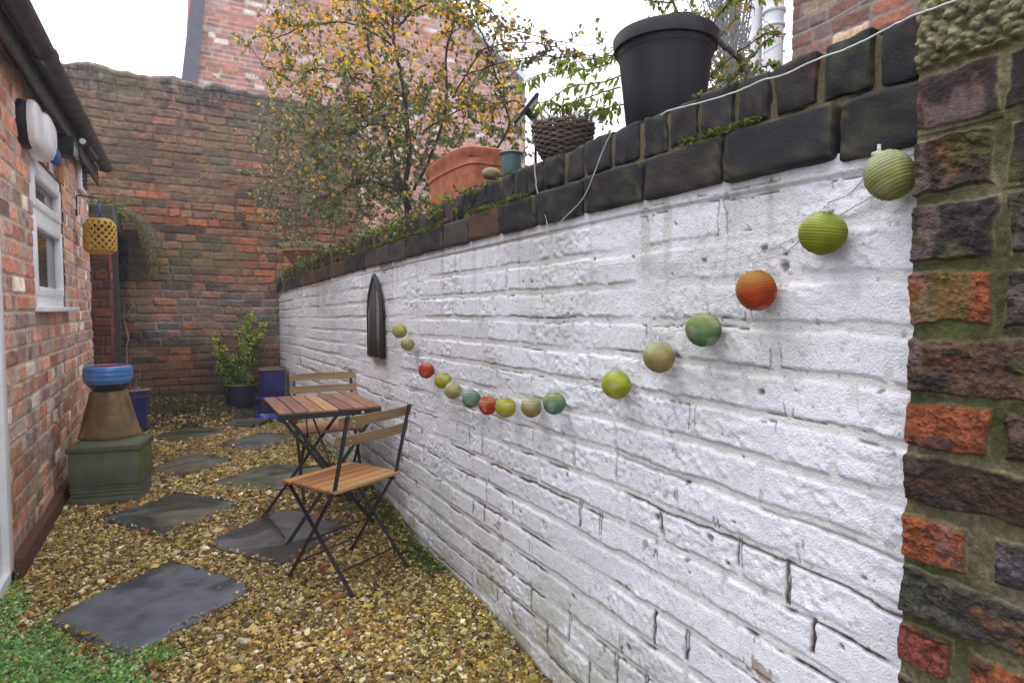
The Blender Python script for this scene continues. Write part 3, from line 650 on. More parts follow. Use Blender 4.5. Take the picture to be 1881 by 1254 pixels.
# window
wnd = MB(); fx = LX - .038
def fr(y0, y1, z0, z1, x=fx, t=.06, bv=.008): wnd.box((x, (y0 + y1) / 2, (z0 + z1) / 2), (t, y1 - y0, z1 - z0), None, bv)
fr(wy0, wy0 + .07, wz0, wz1); fr(wy1 - .07, wy1, wz0, wz1); fr(wy0 + .068, wy1 - .068, wz1 - .07, wz1); fr(wy0 + .068, wy1 - .068, wz0, wz0 + .075); fr(wy0 + .068, wy1 - .068, 1.775, 1.845)
wo = wnd.build('window_frame', M['upvc'], house, smooth=True, ang=40); wnd = MB()
for z0, z1 in ((wz0 + .073, 1.777), (1.843, wz1 - .068)):
    a, e = wy0 + .066, wy1 - .066; s_ = .05
    wnd.box((fx + .022, a + s_ / 2, (z0 + z1) / 2), (.045, s_, z1 - z0), None, .008); wnd.box((fx + .022, e - s_ / 2, (z0 + z1) / 2), (.045, s_, z1 - z0), None, .008)
    wnd.box((fx + .0215, (a + e) / 2, z0 + s_ / 2), (.044, e - a - 2 * s_ + .004, s_), None, .008); wnd.box((fx + .0215, (a + e) / 2, z1 - s_ / 2), (.044, e - a - 2 * s_ + .004, s_), None, .008)
wnd.build('casement', M['upvc'], wo, smooth=True, ang=40)
b = MB(); b.box((fx - .004, (wy0 + wy1) / 2, (wz0 + wz1) / 2), (.012, wy1 - wy0 - .1, wz1 - wz0 - .1)); b.build('pane', M['pane'], wo)
b = MB(); b.box((LX + .005, (wy0 + wy1) / 2 + .04, wz0 - .012), (.14, wy1 - wy0 + .10, .03), None, .006); b.build('window_sill', M['upvc'], house, smooth=True, ang=40)
# white door frame at the near end
b = MB(); b.box((LX - .03, 3.47, 1.03), (.09, .085, 2.12), None, .008); b.box((LX - .03, 2.3, 2.05), (.088, 2.26, .085), None, .008); b.box((LX - .035, 2.9, .035), (.10, 1.2, .07), None, .008)
b.box((LX - .045, 3.38, 1.03), (.07, .085, 1.94), None, .01)
df = b.build('door_frame', M['upvc'], house, smooth=True, ang=40)
b = MB(); b.box((LX - .05, 2.35, 1.05), (.02, 1.98, 1.98)); b.build('pane', M['pane'], df)
# eaves: fascia, gutter, roof
b = MB(); b.box((LX + .044, 3.9, 2.50), (.085, 5.95, .02)); b.box((LX + .082, 3.9, 2.475), (.018, 5.95, .15)); b.build('fascia', M['gutter'], house)
def hg(x, y0, y1, z0, z1, r):
    m = MB(); n = 14; ring = [(x + r * math.cos(math.pi + math.pi * k / n), r * math.sin(math.pi + math.pi * k / n)) for k in range(n + 1)] + [(x + (r - .004) * math.cos(-math.pi * k / n), (r - .004) * math.sin(-math.pi * k / n)) for k in range(n + 1)]
    vs = []; 
    for yy_, zz_ in ((y0, z0), (y1, z1)): vs += [(a, yy_, zz_ + c_) for a, c_ in ring]
    q = len(ring); fs = [(i, (i + 1) % q, q + (i + 1) % q, q + i) for i in range(q)]; fs += [tuple(range(n, -1, -1)), tuple(q + i for i in range(n + 1))]
    m.add(vs, fs); return m
GX = LX + .150
m = hg(GX, .6, 6.83, 2.475, 2.575, .053); gt = m.build('gutter', M['gutter'], house, smooth=True, ang=50)
for yj in (2.98, 3.78, 5.1):
    z = 2.475 + (yj - .6) * .10 / 6.23; m = hg(GX, yj, yj + .09, z + .002, z + .002, .060); m.build('union_bracket', M['gutter'], gt, smooth=True, ang=50)
m = hg(GX, 6.80, 6.85, 2.575, 2.575, .058); m.box((GX, 6.845, 2.55), (.10, .012, .05)); m.build('stop_end', M['gutter'], gt, smooth=True, ang=50)
b = MB(); q = math.tan(R(28)); P0 = [(LX + .13, .6, 2.60), (LX + .13, 6.9, 2.64), (LX - 2.6, 6.9, 2.60 + 2.8 * q), (LX - 2.6, .6, 2.575 + 2.8 * q)]
b.add(P0 + [(x, y, z - .05) for x, y, z in P0], [(0, 1, 2, 3), (7, 6, 5, 4), (0, 4, 5, 1), (1, 5, 6, 2), (2, 6, 7, 3), (3, 7, 4, 0)]); b.build('roof', M['roof'], house)

# alarm box
al = empty('alarm_box', (LX, 4.1, 2.1), 'white shield-shaped alarm box with a blue corner high on the house wall', 'alarm box')
def shield(y0, y1, z0, z1, x0, x1, mat, name, parent, bulge=0.0, lo=None, hi=None):
    m = MB(); n = 24; cy, cz = (y0 + y1) / 2, (z0 + z1) / 2; pr = []
    for k in range(n):
        an = 2 * math.pi * k / n; x, z = math.cos(an), math.sin(an); q = (abs(x) ** 3.2 + abs(z) ** 3.2) ** (-1 / 3.2)
        wx = x * q * (y1 - y0) / 2 * (1 - .22 * max(0, -z)); pr.append((cy + wx, cz + z * q * (z1 - z0) / 2))
    rings = [(1, x0), (1, x0 + (x1 - x0) * .55), (.9, x0 + (x1 - x0) * .85), (.6, x1), (.05, x1 + bulge)]
    vs = []
    for s_, x in rings: vs += [(x, cy + (a - cy) * s_, cz + (c_ - cz) * s_) for a, c_ in pr]
    fs = [(i * n + k, i * n + (k + 1) % n, (i + 1) * n + (k + 1) % n, (i + 1) * n + k) for i in range(4) for k in range(n)] + [tuple(range(n - 1, -1, -1)), tuple(4 * n + k for k in range(n))]
    m.add(vs, fs); return m.build(name, mat, parent, smooth=True, ang=50)
shield(3.98, 4.26, 2.105, 2.345, LX + .003, LX + .045, M['blackp'], 'backplate', al)
shield(4.00, 4.25, 2.11, 2.35, LX + .044, LX + .085, M['upvc'], 'cover', al, .006)
shield(4.22, 4.56, 2.10, 2.36, LX + .003, LX + .105, M['upvc'], 'shell', al, .008)
b = MB(); b.box((LX + .092, 4.50, 2.145), (.045, .13, .10), None, .02); b.build('blue_corner', M['navy'], al, smooth=True)
# floodlight with sensor under the eaves
fl = empty('security_light', (LX + .05, 5.2, 2.3), 'dark twin floodlight with round sensor tucked under the gutter', 'light')
b = MB(); b.box((LX + .065, 5.08, 2.335), (.13, .17, .13), Matrix.Rotation(R(8), 3, 'Y'), .02); b.build('lamp_head', M['blackp'], fl, smooth=True, ang=50)
b = MB(); b.box((LX + .125, 5.08, 2.325), (.012, .15, .11), None, .004); b.build('lens', M['panel'], fl)
b = MB(); b.tube([(LX + .12, 5.36, 2.44), (LX + .145, 5.26, 2.425)], [.032, .034], 16); b.build('sensor', M['blackp'], fl, smooth=True, ang=50)
b = MB(); b.tube([(LX + .146, 5.256, 2.4245), (LX + .151, 5.236, 2.4215)], [.021, .019], 14); b.build('sensor_lens', M['upvc'], fl, smooth=True, ang=50)
b = MB(); b.tube([(LX + .13, 5.60, 2.46), (LX + .175, 5.66, 2.385)], [.030, .034], 16); b.build('lamp_head', M['blackp'], fl, smooth=True, ang=50)
b = MB(); b.tube([(LX + .01, 5.3, 2.40), (LX + .12, 5.4, 2.44), (LX + .12, 5.62, 2.455)], .014, 8); b.build('arm', M['blackp'], fl, smooth=True)
# extractor vent
ve = empty('wall_vent', (LX, 6.2, 2.3), 'white framed extractor vent near the far corner of the house', 'vent')
b = MB(); b.box((LX + .022, 6.28, 2.36), (.036, .30, .26), None, .012); b.build('frame', M['upvc'], ve, smooth=True, ang=40)
b = MB()
for k in range(6): b.box((LX + .045, 6.28, 2.275 + k * .034), (.02, .21, .022), Matrix.Rotation(R(35), 3, 'Y'), .003)
b.build('louvre', M['gutter'], ve)

# hanging yellow lattice lantern on a bracket
lc = np.array([-.535, 6.0, 0])
br = empty('wall_bracket', (LX, 6.05, 2.0), 'thin black iron bracket on the house wall holding the yellow lantern', 'bracket')
b = MB(); b.tube([(LX + .012, 6.03, 2.03), (LX + .012, 6.03, 2.155), (LX + .02, 6.03, 2.165), (lc[0] - .02, 6.0, 2.15), (lc[0], 6.0, 2.145), (lc[0] + .006, 6.0, 2.11)], .0055, 8); b.build('arm', M['metal'], br, smooth=True)
b = MB(); b.box((LX + .010, 6.03, 2.05), (.012, .03, .10), None, .003); b.build('backplate', M['metal'], br)
ln = empty('lantern', (lc[0], lc[1], 1.70), 'yellow ceramic lattice lantern hanging from the iron bracket', 'lantern')
b = MB(); Rr = .108; z0, z1 = 1.715, 1.955
def prof(z):
    t = (z - z0) / (z1 - z0); return Rr * (1 - .16 * max(0, (t - .86) / .14) ** 2 - .16 * max(0, (.12 - t) / .12) ** 2)
for s_ in (-1, 1):
    for k in range(14):
        pts = []
        for i in range(15):
            t = i / 14; z = z0 + (z1 - z0) * t; an = 2 * math.pi * k / 14 + s_ * t * 1.9; r_ = prof(z); pts.append((lc[0] + r_ * math.cos(an), lc[1] + r_ * math.sin(an), z))
        b.tube(pts, .0078, 6)
b.lathe((lc[0], lc[1], 0), [(.075, 1.950), (.082, 1.955), (.094, 1.953), (.096, 1.962), (.085, 1.975), (.072, 1.985), (.066, 1.983), (.075, 1.950)], 28)
b.lathe((lc[0], lc[1], 0), [(.0, 1.698), (.078, 1.698), (.082, 1.706), (.09, 1.72), (.09, 1.735), (.075, 1.74), (0, 1.72)], 28)
b.build('lattice_body', M['yellow'], ln, smooth=True)
b = MB(); b.tube([(lc[0], lc[1] - .07, 1.975), (lc[0] + .004, lc[1] - .01, 2.12)], .007, 6); b.tube([(lc[0], lc[1] + .07, 1.975), (lc[0] + .004, lc[1] + .01, 2.12)], .007, 6)
b.build('strap', M['navy'], ln, smooth=True)

# ------------------------------------------------------------------ outhouse in the gap behind the house
oh = empty('outhouse', (-.7, 7.4, 0), 'small brick outhouse with dark doorway beside the far wall', 'outhouse')
us = np.arange(-1.4, -.567, .008); vs = np.arange(-.02, 2.02, .008); U, V = np.meshgrid(us, vs, indexing='ij')
D_, C_, d, rnd, n1, n2 = old_brick(U, V, 71, .09, .225, .012, [srgb(118, 66, 56), srgb(104, 60, 52), srgb(92, 62, 58)], [.4, .35, .25], (.10, .07, .05), header=.5)
def place(U_, V_, D): return np.stack([U_, 7.08 - D, V_], -1)
surface('pier_face', us, vs, place, D_, C_, M['brick'], oh)
us = np.arange(7.08, 7.42, .008); U, V = np.meshgrid(us, vs, indexing='ij')
D_, C_, d, rnd, n1, n2 = old_brick(U, V, 72, .09, .225, .012, [srgb(138, 72, 56), srgb(122, 64, 52), srgb(104, 64, 56)], [.4, .35, .25], (.12, .08, .06), header=.5)
def place(U_, V_, D): return np.stack([-.572 + D, U_, V_], -1)
surface('pier_side', us, vs, place, D_, C_, M['brick'], oh)
b = MB(); b.cur = (.10, .05, .04); b.box((-.98, 7.25, 1.0), (.80, .33, 2.05)); b.build('pier_core', M['brick'], oh)
b = MB(); b.box((-.93, 7.46, 2.155), (.84, .94, .18), None, .012); b.build('lintel_slab', M['conc'], oh)
b = MB(); b.box((-.72, 7.70, 1.0), (.02, .5, 2.0)); b.build('door', M['gutter'], oh)
b = MB(); b.box((-.555, 7.46, 1.02), (.075, .07, 2.08), None, .004); b.build('doorway_shade_strip', M['gutter'], oh)  # dark strip added to stand in for the shaded doorway gap

# ------------------------------------------------------------------ gable house beyond
GY = 13.0
ga = empty('gable_house', (1, GY, 0), 'tall brick gable house fading into the mist behind the far wall', 'house')
p1 = at(828, 21, 1, GY); p2 = at(950, 142, 1, GY); sl = (p2[2] - p1[2]) / (p2[0] - p1[0]); xl = at(362, 120, 1, GY)[0]
us = np.arange(xl - .05, 7.5, .03); vs = np.arange(0, 9.2, .022); U, V = np.meshgrid(us, vs, indexing='ij')
D_, C_, d, rnd, n1, n2 = old_brick(U, V, 91, .092, .228, .014, [srgb(190, 110, 84), srgb(176, 98, 78), srgb(150, 96, 86), srgb(200, 132, 104), srgb(224, 214, 206), srgb(120, 84, 80)], [.3, .25, .15, .14, .07, .09], (.50, .40, .36), header=.3)
C_ = lerp(C_ * 1.1, np.array([.36, .27, .24]), np.full(U.shape, .40)); C_ = lerp(C_, np.array([.55, .47, .45]), ss(.5, .7, fbm(U * 1.5, V * 2, 191, 4)) * .35)  # bricks paled overall, putting part of the mist's fading into their colour
def place(U_, V_, D): return np.stack([U_, GY - D * .6, V_], -1)
surface('gable_wall', us, vs, place, D_, C_, M['brickfar'], ga, cut=lambda u, v: v > p1[2] + sl * (u - p1[0]))
# body and roof behind the gable
b = MB(); b.cur = tuple(srgb(170, 100, 80)); zl = 9.2; xr = p1[0] - p1[2] / sl
prof_ = [(xl, 0), (min(xr, 7.4), 0), (min(xr, 7.4), max(p1[2] + sl * (min(xr, 7.4) - p1[0]), .1)), (p1[0] + (9.2 - p1[2]) / sl, 9.2), (xl, 9.2)]
b.add([(x, GY + .03, z) for x, z in prof_] + [(x, GY + 7, z) for x, z in prof_], [tuple(range(4, -1, -1)), tuple(range(5, 10))] + [(i, (i + 1) % 5, 5 + (i + 1) % 5, 5 + i) for i in range(5)]); b.build('walls', M['brickfar'], ga)
b = MB(); nrm = Vector((-sl, 0, 1)).normalized()
A_ = Vector((p1[0] + (9.3 - p1[2]) / sl, 0, 9.3)); B_ = Vector((7.4, 0, p1[2] + sl * (7.4 - p1[0]))); 
q0 = [A_ + nrm * .01, B_ + nrm * .01, B_ + nrm * .14, A_ + nrm * .14]
b.add([(p.x, GY - .12, p.z) for p in q0] + [(p.x, GY + 7.1, p.z) for p in q0], [(0, 1, 2, 3), (7, 6, 5, 4)] + [(i, (i + 1) % 4, 4 + (i + 1) % 4, 4 + i) for i in range(4)]); b.build('roof', M['dpipe'], ga)
b = MB(); c4 = [at(u, v, 1, GY - .12) for u, v in [(330, 175), (360, 175), (381, -45), (355, -45)]]
b.add([tuple(p) for p in c4] + [(p[0], p[1] + .35, p[2]) for p in c4], [(0, 1, 2, 3), (7, 6, 5, 4)] + [(i, (i + 1) % 4, 4 + (i + 1) % 4, 4 + i) for i in range(4)]); b.build('barge_board', M['barge'], ga)

# ------------------------------------------------------------------ neighbour's house at the right, with pipes
NX = 3.3
nb = empty('neighbour_house', (NX, 1, 0), 'brick house wall seen above the coping at the upper right', 'house')
us = np.arange(-1.5, 2.50, .008); vs = np.arange(1.3, 5.2, .009); U, V = np.meshgrid(us, vs, indexing='ij')
D_, C_, d, rnd, n1, n2 = old_brick(U, V, 95, .085, .235, .014, [srgb(128, 84, 74), srgb(186, 116, 84), srgb(110, 92, 92), srgb(206, 176, 146), srgb(160, 112, 98)], [.3, .15, .25, .15, .15], (.28, .24, .22), header=.35, rag=.008); C_ = lerp(C_ * .85, np.array([.17, .13, .12]), np.full(U.shape, .3))
def place(U_, V_, D): return np.stack([NX - D, U_, V_], -1)
surface('brick_face', us, vs, place, D_, C_, M['brick'], nb)
b = MB(); b.cur = tuple(srgb(130, 90, 80)); b.box((NX + 2.02, .45, 2.5), (4, 4.08, 5.4)); b.build('walls', M['brick'], nb)
for (u, rad, lab, yk) in [(1421, .058, 'thick pale grey soil pipe with collars at the neighbour house corner', None), (1390, .034, 'thinner pale grey pipe left of the thick soil pipe', None)]:
    p = at(u, 60, 0, NX - .06 if rad > .05 else NX - .02)
    if rad < .05: p = at(u, 60, 0, NX - .0); 
    po = empty('drain_pipe', (p[0], p[1], 0), lab, 'pipe', 'pale pipes on the neighbour house')
    b = MB(); b.tube([(p[0], p[1], 1.0), (p[0], p[1], 5.3)], rad, 24); b.build('pipe', M['dpipe'], po, smooth=True, ang=50)
    if rad > .05:
        zc = at(u, 26, 0, p[0])[2]; zd = at(u, 50, 0, p[0])[2]
        b = MB(); b.lathe((p[0], p[1], 0), [(rad, zc - .005), (rad + .010, zc), (rad + .010, zc + .02), (rad, zc + .03)], 24); b.build('collar', M['dpipe'], po, smooth=True)
        b = MB(); b.lathe((p[0], p[1], 0), [(rad, zd - .012), (rad + .008, zd - .008), (rad + .008, zd + .008), (rad, zd + .012)], 24); b.build('collar', M['dpipe'], po, smooth=True)
# raised bed behind the white wall
n = 60; us = np.linspace(WX + .20, 3.2, n); vs = np.linspace(.3, 12.5, 160); U, V = np.meshgrid(us, vs, indexing='ij'); Z = 1.66 + .05 * fbm(U * 2, V * 2, 99, 3) - .08 * ss(4, 8, V)
mesh_np('raised_ground', np.stack([U, V, Z], -1).reshape(-1, 3), grid_faces(n, 160), M['soil'])['kind'] = 'structure'

# ------------------------------------------------------------------ string lights
LAN = [(734, 608, 27, 26, 'yg'), (749, 631, 26, 26, 'be'), (783, 680, 30, 30, 're'), (814, 699, 33, 29, 'yg'), (832, 717, 32, 32, 'be'), (866, 732, 35, 34, 'te'), (896, 744, 34, 37, 're'),
       (929, 748, 39, 38, 'yg'), (976, 747, 40, 40, 'ob'), (1018, 740, 43, 43, 'gt'), (1132, 706, 55, 54, 'lm'), (1211, 656, 60, 58, 'bp'), (1292, 605, 69, 64, 'gt2'), (1389, 533, 78, 76, 'or'), (1512, 428, 92, 80, 'gr'), (1634, 322, 92, 94, 'bg')]
LC = {'yg': ((.42, .42, .05), (.40, .38, .03)), 'be': ((.50, .47, .24), (.42, .36, .14)), 're': ((.52, .07, .02), (.50, .045, .015)), 'te': ((.22, .33, .26), (.12, .22, .16)), 'ob': ((.40, .42, .22), (.36, .26, .08)),
      'gt': ((.27, .34, .12), (.09, .24, .16)), 'lm': ((.42, .46, .08), (.34, .36, .02)), 'bp': ((.44, .45, .20), (.32, .24, .09)), 'gt2': ((.27, .33, .12), (.10, .22, .09)), 'or': ((.42, .22, .05), (.42, .055, .01)), 'gr': ((.30, .36, .06), (.24, .27, .015)), 'bg': ((.42, .46, .26), (.28, .28, .08))}
LLB = ['small yellow-green paper lantern at the far top end of the string', 'small beige paper lantern just below the far yellow-green one', 'bright red paper lantern, third from the far end', 'lime paper lantern just right of the bright red one',
       'beige paper lantern between the lime and the teal ones', 'pale teal paper lantern left of the orange-red one at the bottom of the sag', 'orange-red paper lantern between the teal and the yellow-green ones', 'yellow-green paper lantern touching the orange-red one at the bottom of the sag',
       'olive-beige paper lantern left of the green-teal one', 'green paper lantern fading to teal, last of the close cluster', 'lime-yellow paper lantern hanging alone right of the cluster', 'beige paper lantern with a pinkish base, between lime-yellow and green ones',
       'green paper lantern with teal base, below the big orange one', 'large orange-red paper lantern with yellow ribs', 'large dented green paper lantern near the top right', 'large pale green and beige paper lantern beside the brick pier']
tops = []
def dep(u, x): return (1120 * x / (.8769 * (u - 325)))
for i, (u, v, wd_, hd_, k) in enumerate(LAN):
    xx_ = WX - .052; D = dep(u, xx_); c = at(u, v, 0, xx_); rw = wd_ / 2 * D / F * (1 - .1 * ss(1000, 1500, u) ) ; rh = hd_ / 2 * D / F
    o = empty('paper_lantern', tuple(c), LLB[i], 'lantern', 'paper lanterns on the string')
    ca, cb = [np.array(q) for q in LC[k]]; m = MB(); n = 36; rings = 105 if i > 9 else 45; prr = random.Random(i + 3); vs = []; cs_ = []
    tilt = Matrix.Rotation(R({13: -16, 15: -24, 14: 8}.get(i, prr.uniform(-7, 7))), 3, Vector((1, .2, 0))); ribs = 15
    for a in range(rings + 1):
        ph = -math.pi / 2 * .93 + a / rings * (math.pi * .93); zz_ = math.sin(ph); t = (zz_ + 1) / 2
        rib = 1 + .018 - .036 * abs(math.sin(math.pi * ribs * t)) ** .6
        for q in range(n):
            an = 2 * math.pi * q / n; rr_ = math.cos(ph) * rib; dn = 1 + .022 * math.sin(3 * an + i) * math.sin(2 * ph + i) + .010 * math.sin(7 * an + 2 * i) * math.cos(3 * ph)
            P = Vector((rr_ * math.cos(an) * rw * dn, rr_ * math.sin(an) * rw * dn, zz_ * rh * rib))
            if i == 14 and zz_ > .3: P.z -= .010 * math.exp(-(((an - 4.4 + math.pi) % 6.283) - math.pi) ** 2 * 1.2) * zz_
            vs.append(np.array(tilt @ P) + c)
            tt = min(max((t - .35) / .5, 0), 1); cc_ = cb + (ca - cb) * tt; sr = abs(math.sin(math.pi * ribs * t)); bl = float(ss(.52, .72, np.array(vn(np.array([an * 1.3 + i * 7]), np.array([ph * 2.2 + i]), 88)[0]))); cc_ = cc_ + (np.array([.55, .52, .36]) - cc_) * .35 * bl; mo = .80 + .36 * random.random() * .5 + .12 * math.sin(an * 3 + i) * math.sin(ph * 4 + i); cs_.append(cc_ * mo * (1.30 if sr < .25 else (.78 if sr < .5 else 1.0)))
    Fq = [(a * n + q, a * n + (q + 1) % n, (a + 1) * n + (q + 1) % n, (a + 1) * n + q) for a in range(rings) for q in range(n)]
    mesh_np('shade', vs, Fq, M['shade'], o, np.array(cs_))
    m = MB(); tp = np.array(tilt @ Vector((0, 0, rh * .97))) + c; m.lathe(tuple(tp), [(rw * .30, -.002), (rw * .31, .001), (rw * .30, .003), (rw * .27, .001), (rw * .30, -.002)], 16)
    for s_ in (-1, 1): m.tube([tp + [rw * .29 * s_, 0, 0], tp + [0, 0, .012]], .0009, 5)
    m.tube([tp + [0, 0, -.02], tp + [0, 0, .016]], [.004, .003], 8); m.build('wire_hook', M['ccable'], o, smooth=True); tops.append(tp + [0, 0, .016])
b = MB(); pts = [(WX - .006, 4.02 * 0 + float(tops[0][1]) + .06, float(tops[0][2]) + .03)]
for i, p in enumerate(tops):
    if i:
        a = tops[i - 1]; L = np.linalg.norm(p - a); 
        for k in range(1, 8):
            t = k / 8; q = a + (p - a) * t; q = q + np.array([.028 * math.sin(math.pi * t), 0, -.08 * L * math.sin(math.pi * t) + (.004 * math.sin(9 * t + i) if L > .1 else 0)]); pts.append(tuple(q))
    pts.append(tuple(p))
b.tube(pts, .0013, 6)
# the second strand of the same flex, running straighter above
pts2 = []
for k in range(60):
    t = k / 59; y_ = 1.55 - t * 1.0; z = 1.37 + .30 * 0 + .115 * t + .02 * math.sin(7 * t) - .06 * math.sin(math.pi * t); pts2.append((WX - .010, y_, z))
b.tube(pts2, .0011, 5)
tag(b.build('light_string', M['ccable'], None, smooth=True), 'thin clear flex of the string lights sagging along the white wall', 'cable')

# arched twig panel on the wall
ap = empty('arched_panel', (WX, 3.74, .95), 'narrow dark pointed-arch slatted panel hung on the white wall', 'wall decoration')
ya, yb, zb, zs, zt = 3.60, 3.875, .955, 1.24, 1.46
def arch(y): t = abs((y - (ya + yb) / 2) / ((yb - ya) / 2)); return zs + (zt - zs) * max(0, 1 - t) ** .5
m = MB(); 
for k in range(17):
    y = ya + .012 + (yb - ya - .024) * k / 16; m.cur = random.choice([(.010, .010, .013), (.06, .045, .035), (.02, .018, .02), (.22, .17, .13), (.008, .008, .01)])
    m.tube([(WX - .026 - .004 * (k % 2), y + random.gauss(0, .002), zb), (WX - .028, y + random.gauss(0, .003), (zb + zs) / 2), (WX - .026, y + .35 * ((ya + yb) / 2 - y) * 0, arch(y) - .012)], .0085, 6)
m.build('slats', M['darkwood'], ap, smooth=True)
m = MB(); m.cur = (.022, .022, .026); pts = [(WX - .03, ya, zb)] + [(WX - .03, ya + (yb - ya) * k / 24, arch(ya + (yb - ya) * k / 24)) for k in range(25)] + [(WX - .03, yb, zb)]
m.tube(pts, .013, 8); m.build('frame', M['darkwood'], ap, smooth=True)
m = MB(); m.cur = (.16, .10, .07); m.box((WX - .02, (ya + yb) / 2, zb - .006), (.03, yb - ya, .012), None, .003); m.cur = (.03, .03, .03); m.box((WX - .008, (ya + yb) / 2, (zb + zs) / 2), (.006, yb - ya, zs - zb)); m.build('base_board', M['darkwood'], ap)

# ------------------------------------------------------------------ bistro chairs and table
WC = [(.33, .14, .045), (.26, .10, .03), (.38, .19, .07), (.21, .08, .025), (.34, .14, .035)]
def chair(loc, rz, label):
    o = empty('folding_chair', loc, label, 'chair', 'black and wood folding chairs at the table', rz)
    for s in (-1, 1):
        m = MB(); x = s * .192
        m.bar((x, -.205, .795), (x, -.115, .455), .007, .020, up=(1, 0, 0)); m.bar((x, -.116, .460), (x, .195, .012), .007, .020, up=(1, 0, 0)); m.box((x, .195, .008), (.016, .030, .016), None, .003)
        m.build('back_leg', M['metal'], o, keep=False)
        m = MB(); x = s * .176
        m.bar((x, .205, .432), (x, -.195, .012), .007, .018, up=(1, 0, 0)); m.box((x, -.195, .008), (.016, .030, .016), None, .003); m.build('front_leg', M['metal'], o, keep=False)
        m = MB(); m.bar((s * .165, -.13, .432), (s * .165, .225, .437), .010, .016, up=(1, 0, 0)); m.tube([(s * .15, -.10, .440), (s * .215, -.10, .440)], .005, 8); m.build('seat_rail', M['metal'], o, keep=False)
    for y_, z_, w_ in ((.065, .20, .19), (-.12, .09, .175), (.145, .085, .19)): m = MB(); m.tube([(-w_, y_, z_), (w_, y_, z_)], .0045, 8); m.build('stretcher', M['metal'], o, keep=False)
    rr_ = random.Random(3)
    for k in range(6):
        m = MB(); m.cur = WC[(k * 2) % 5] if k else (.34, .18, .07); yk = -.105 + k * .060; hw = .205
        m.box((0, yk, .452), (2 * hw, .053, .015), None, .004); m.build('seat_slat', M['woodx'], o, smooth=True, ang=40, keep=False)
    for zc, yk in ((.765, -.212), (.680, -.189)):
        m = MB(); m.cur = (.23, .15, .06) ; n = 12
        vs = []; 
        for i in range(n + 1):
            t = i / n * 2 - 1; x = t * .222; yy_ = yk - .022 * (1 - t * t) * 1 + .028
            for dy, dz in ((-.006, -.023), (.006, -.023), (.006, .023), (-.006, .023)): vs.append((x, yy_ + dy - dz * .25, zc + dz))
        fs = [(4 * i + k, 4 * i + (k + 1) % 4, 4 * i + 4 + (k + 1) % 4, 4 * i + 4 + k) for i in range(n) for k in range(4)] + [(3, 2, 1, 0), (4 * n, 4 * n + 1, 4 * n + 2, 4 * n + 3)]
        m.add(vs, fs); bs = m.build('back_slat', M['woodx'], o, keep=False)
        for s in (-1, 1):
            for dz in (-.010, .010): m = MB(); m.tube([(s * .192, yk - .032, zc + dz), (s * .192, yk - .020, zc + dz)], .0035, 8); m.build('screw', M['steel'], bs, keep=False)
    return o
ch1 = chair((.692, 2.855, .004), R(29), 'nearer folding chair with orange-brown slatted seat, its back to the viewer')
def copy_tree(o, parent=None):
    c = o.copy(); COL.objects.link(c); c.parent = parent
    for k in o.children: copy_tree(k, c)
    return c
ch2 = copy_tree(ch1); ch2.location = (.872, 4.16, .02); ch2.rotation_euler = (0, 0, R(178)); ch2['label'] = 'far folding chair behind the table, facing the viewer'

tb = empty('folding_table', (.72, 3.7, 0), 'folding bistro table with slatted reddish-brown wooden top beside the white wall', 'table')
tx0, tx1, ty0, ty1, tz = .452, 1.012, 3.385, 4.045, .702
TC = [(.235, .105, .07), (.19, .09, .065), (.29, .14, .085), (.40, .22, .12), (.20, .085, .06), (.27, .13, .08), (.25, .12, .075)]
pw = (tx1 - tx0) / 7
for k in range(7):
    m = MB(); m.cur = TC[k]; m.box((tx0 + pw * (k + .5), (ty0 + ty1) / 2, tz - .006), (pw - .008, ty1 - ty0, .013), None, .003); m.build('top_slat', M['woody'], tb, smooth=True, ang=40)
m = MB()
for y in (ty0 + .012, ty1 - .012): m.bar((tx0 + .002, y, tz - .028), (tx1 - .002, y, tz - .028), .008, .028, up=(0, 0, 1))
for x in (tx0 + .035, tx1 - .035): m.bar((x, ty0 + .02, tz - .028), (x, ty1 - .02, tz - .028), .006, .022)
m.build('top_frame', M['metal'], tb)
lg = [((.50, 3.40, .68), (.972, 3.434, .010)), ((.99, 3.41, .68), (.462, 3.304, .010)), ((.475, 4.00, .68), (.96, 3.89, .010)), ((.985, 4.00, .68), (.414, 3.845, .010))]
for a, e in lg:
    m = MB(); m.bar(a, e, .020, .007, up=(0, 1, 0)); m.box((e[0], e[1], .008), (.03, .016, .016), None, .003); m.build('leg', M['metal'], tb)
for a, e in [((.735, 3.37, .35), (.66, 3.66, .68)), ((.70, 3.93, .36), (.65, 3.72, .68))]:
    m = MB(); m.bar(a, e, .016, .007, up=(1, 0, 0)); m.build('strut', M['metal'], tb)
for a, e in (((.735, 3.37, .35), (.71, 3.93, .36)), ((.462, 3.31, .06), (.414, 3.84, .06)), ((.965, 3.43, .08), (.955, 3.88, .08))): m = MB(); m.tube([a, e], .0048, 8); m.build('cross_rod', M['metal'], tb)
m = MB(); m.tube([(.90, ty0 - .004, tz - .028), (.90, ty0 + .01, tz - .028)], .009, 12); m.build('screw', M['steel'], tb)

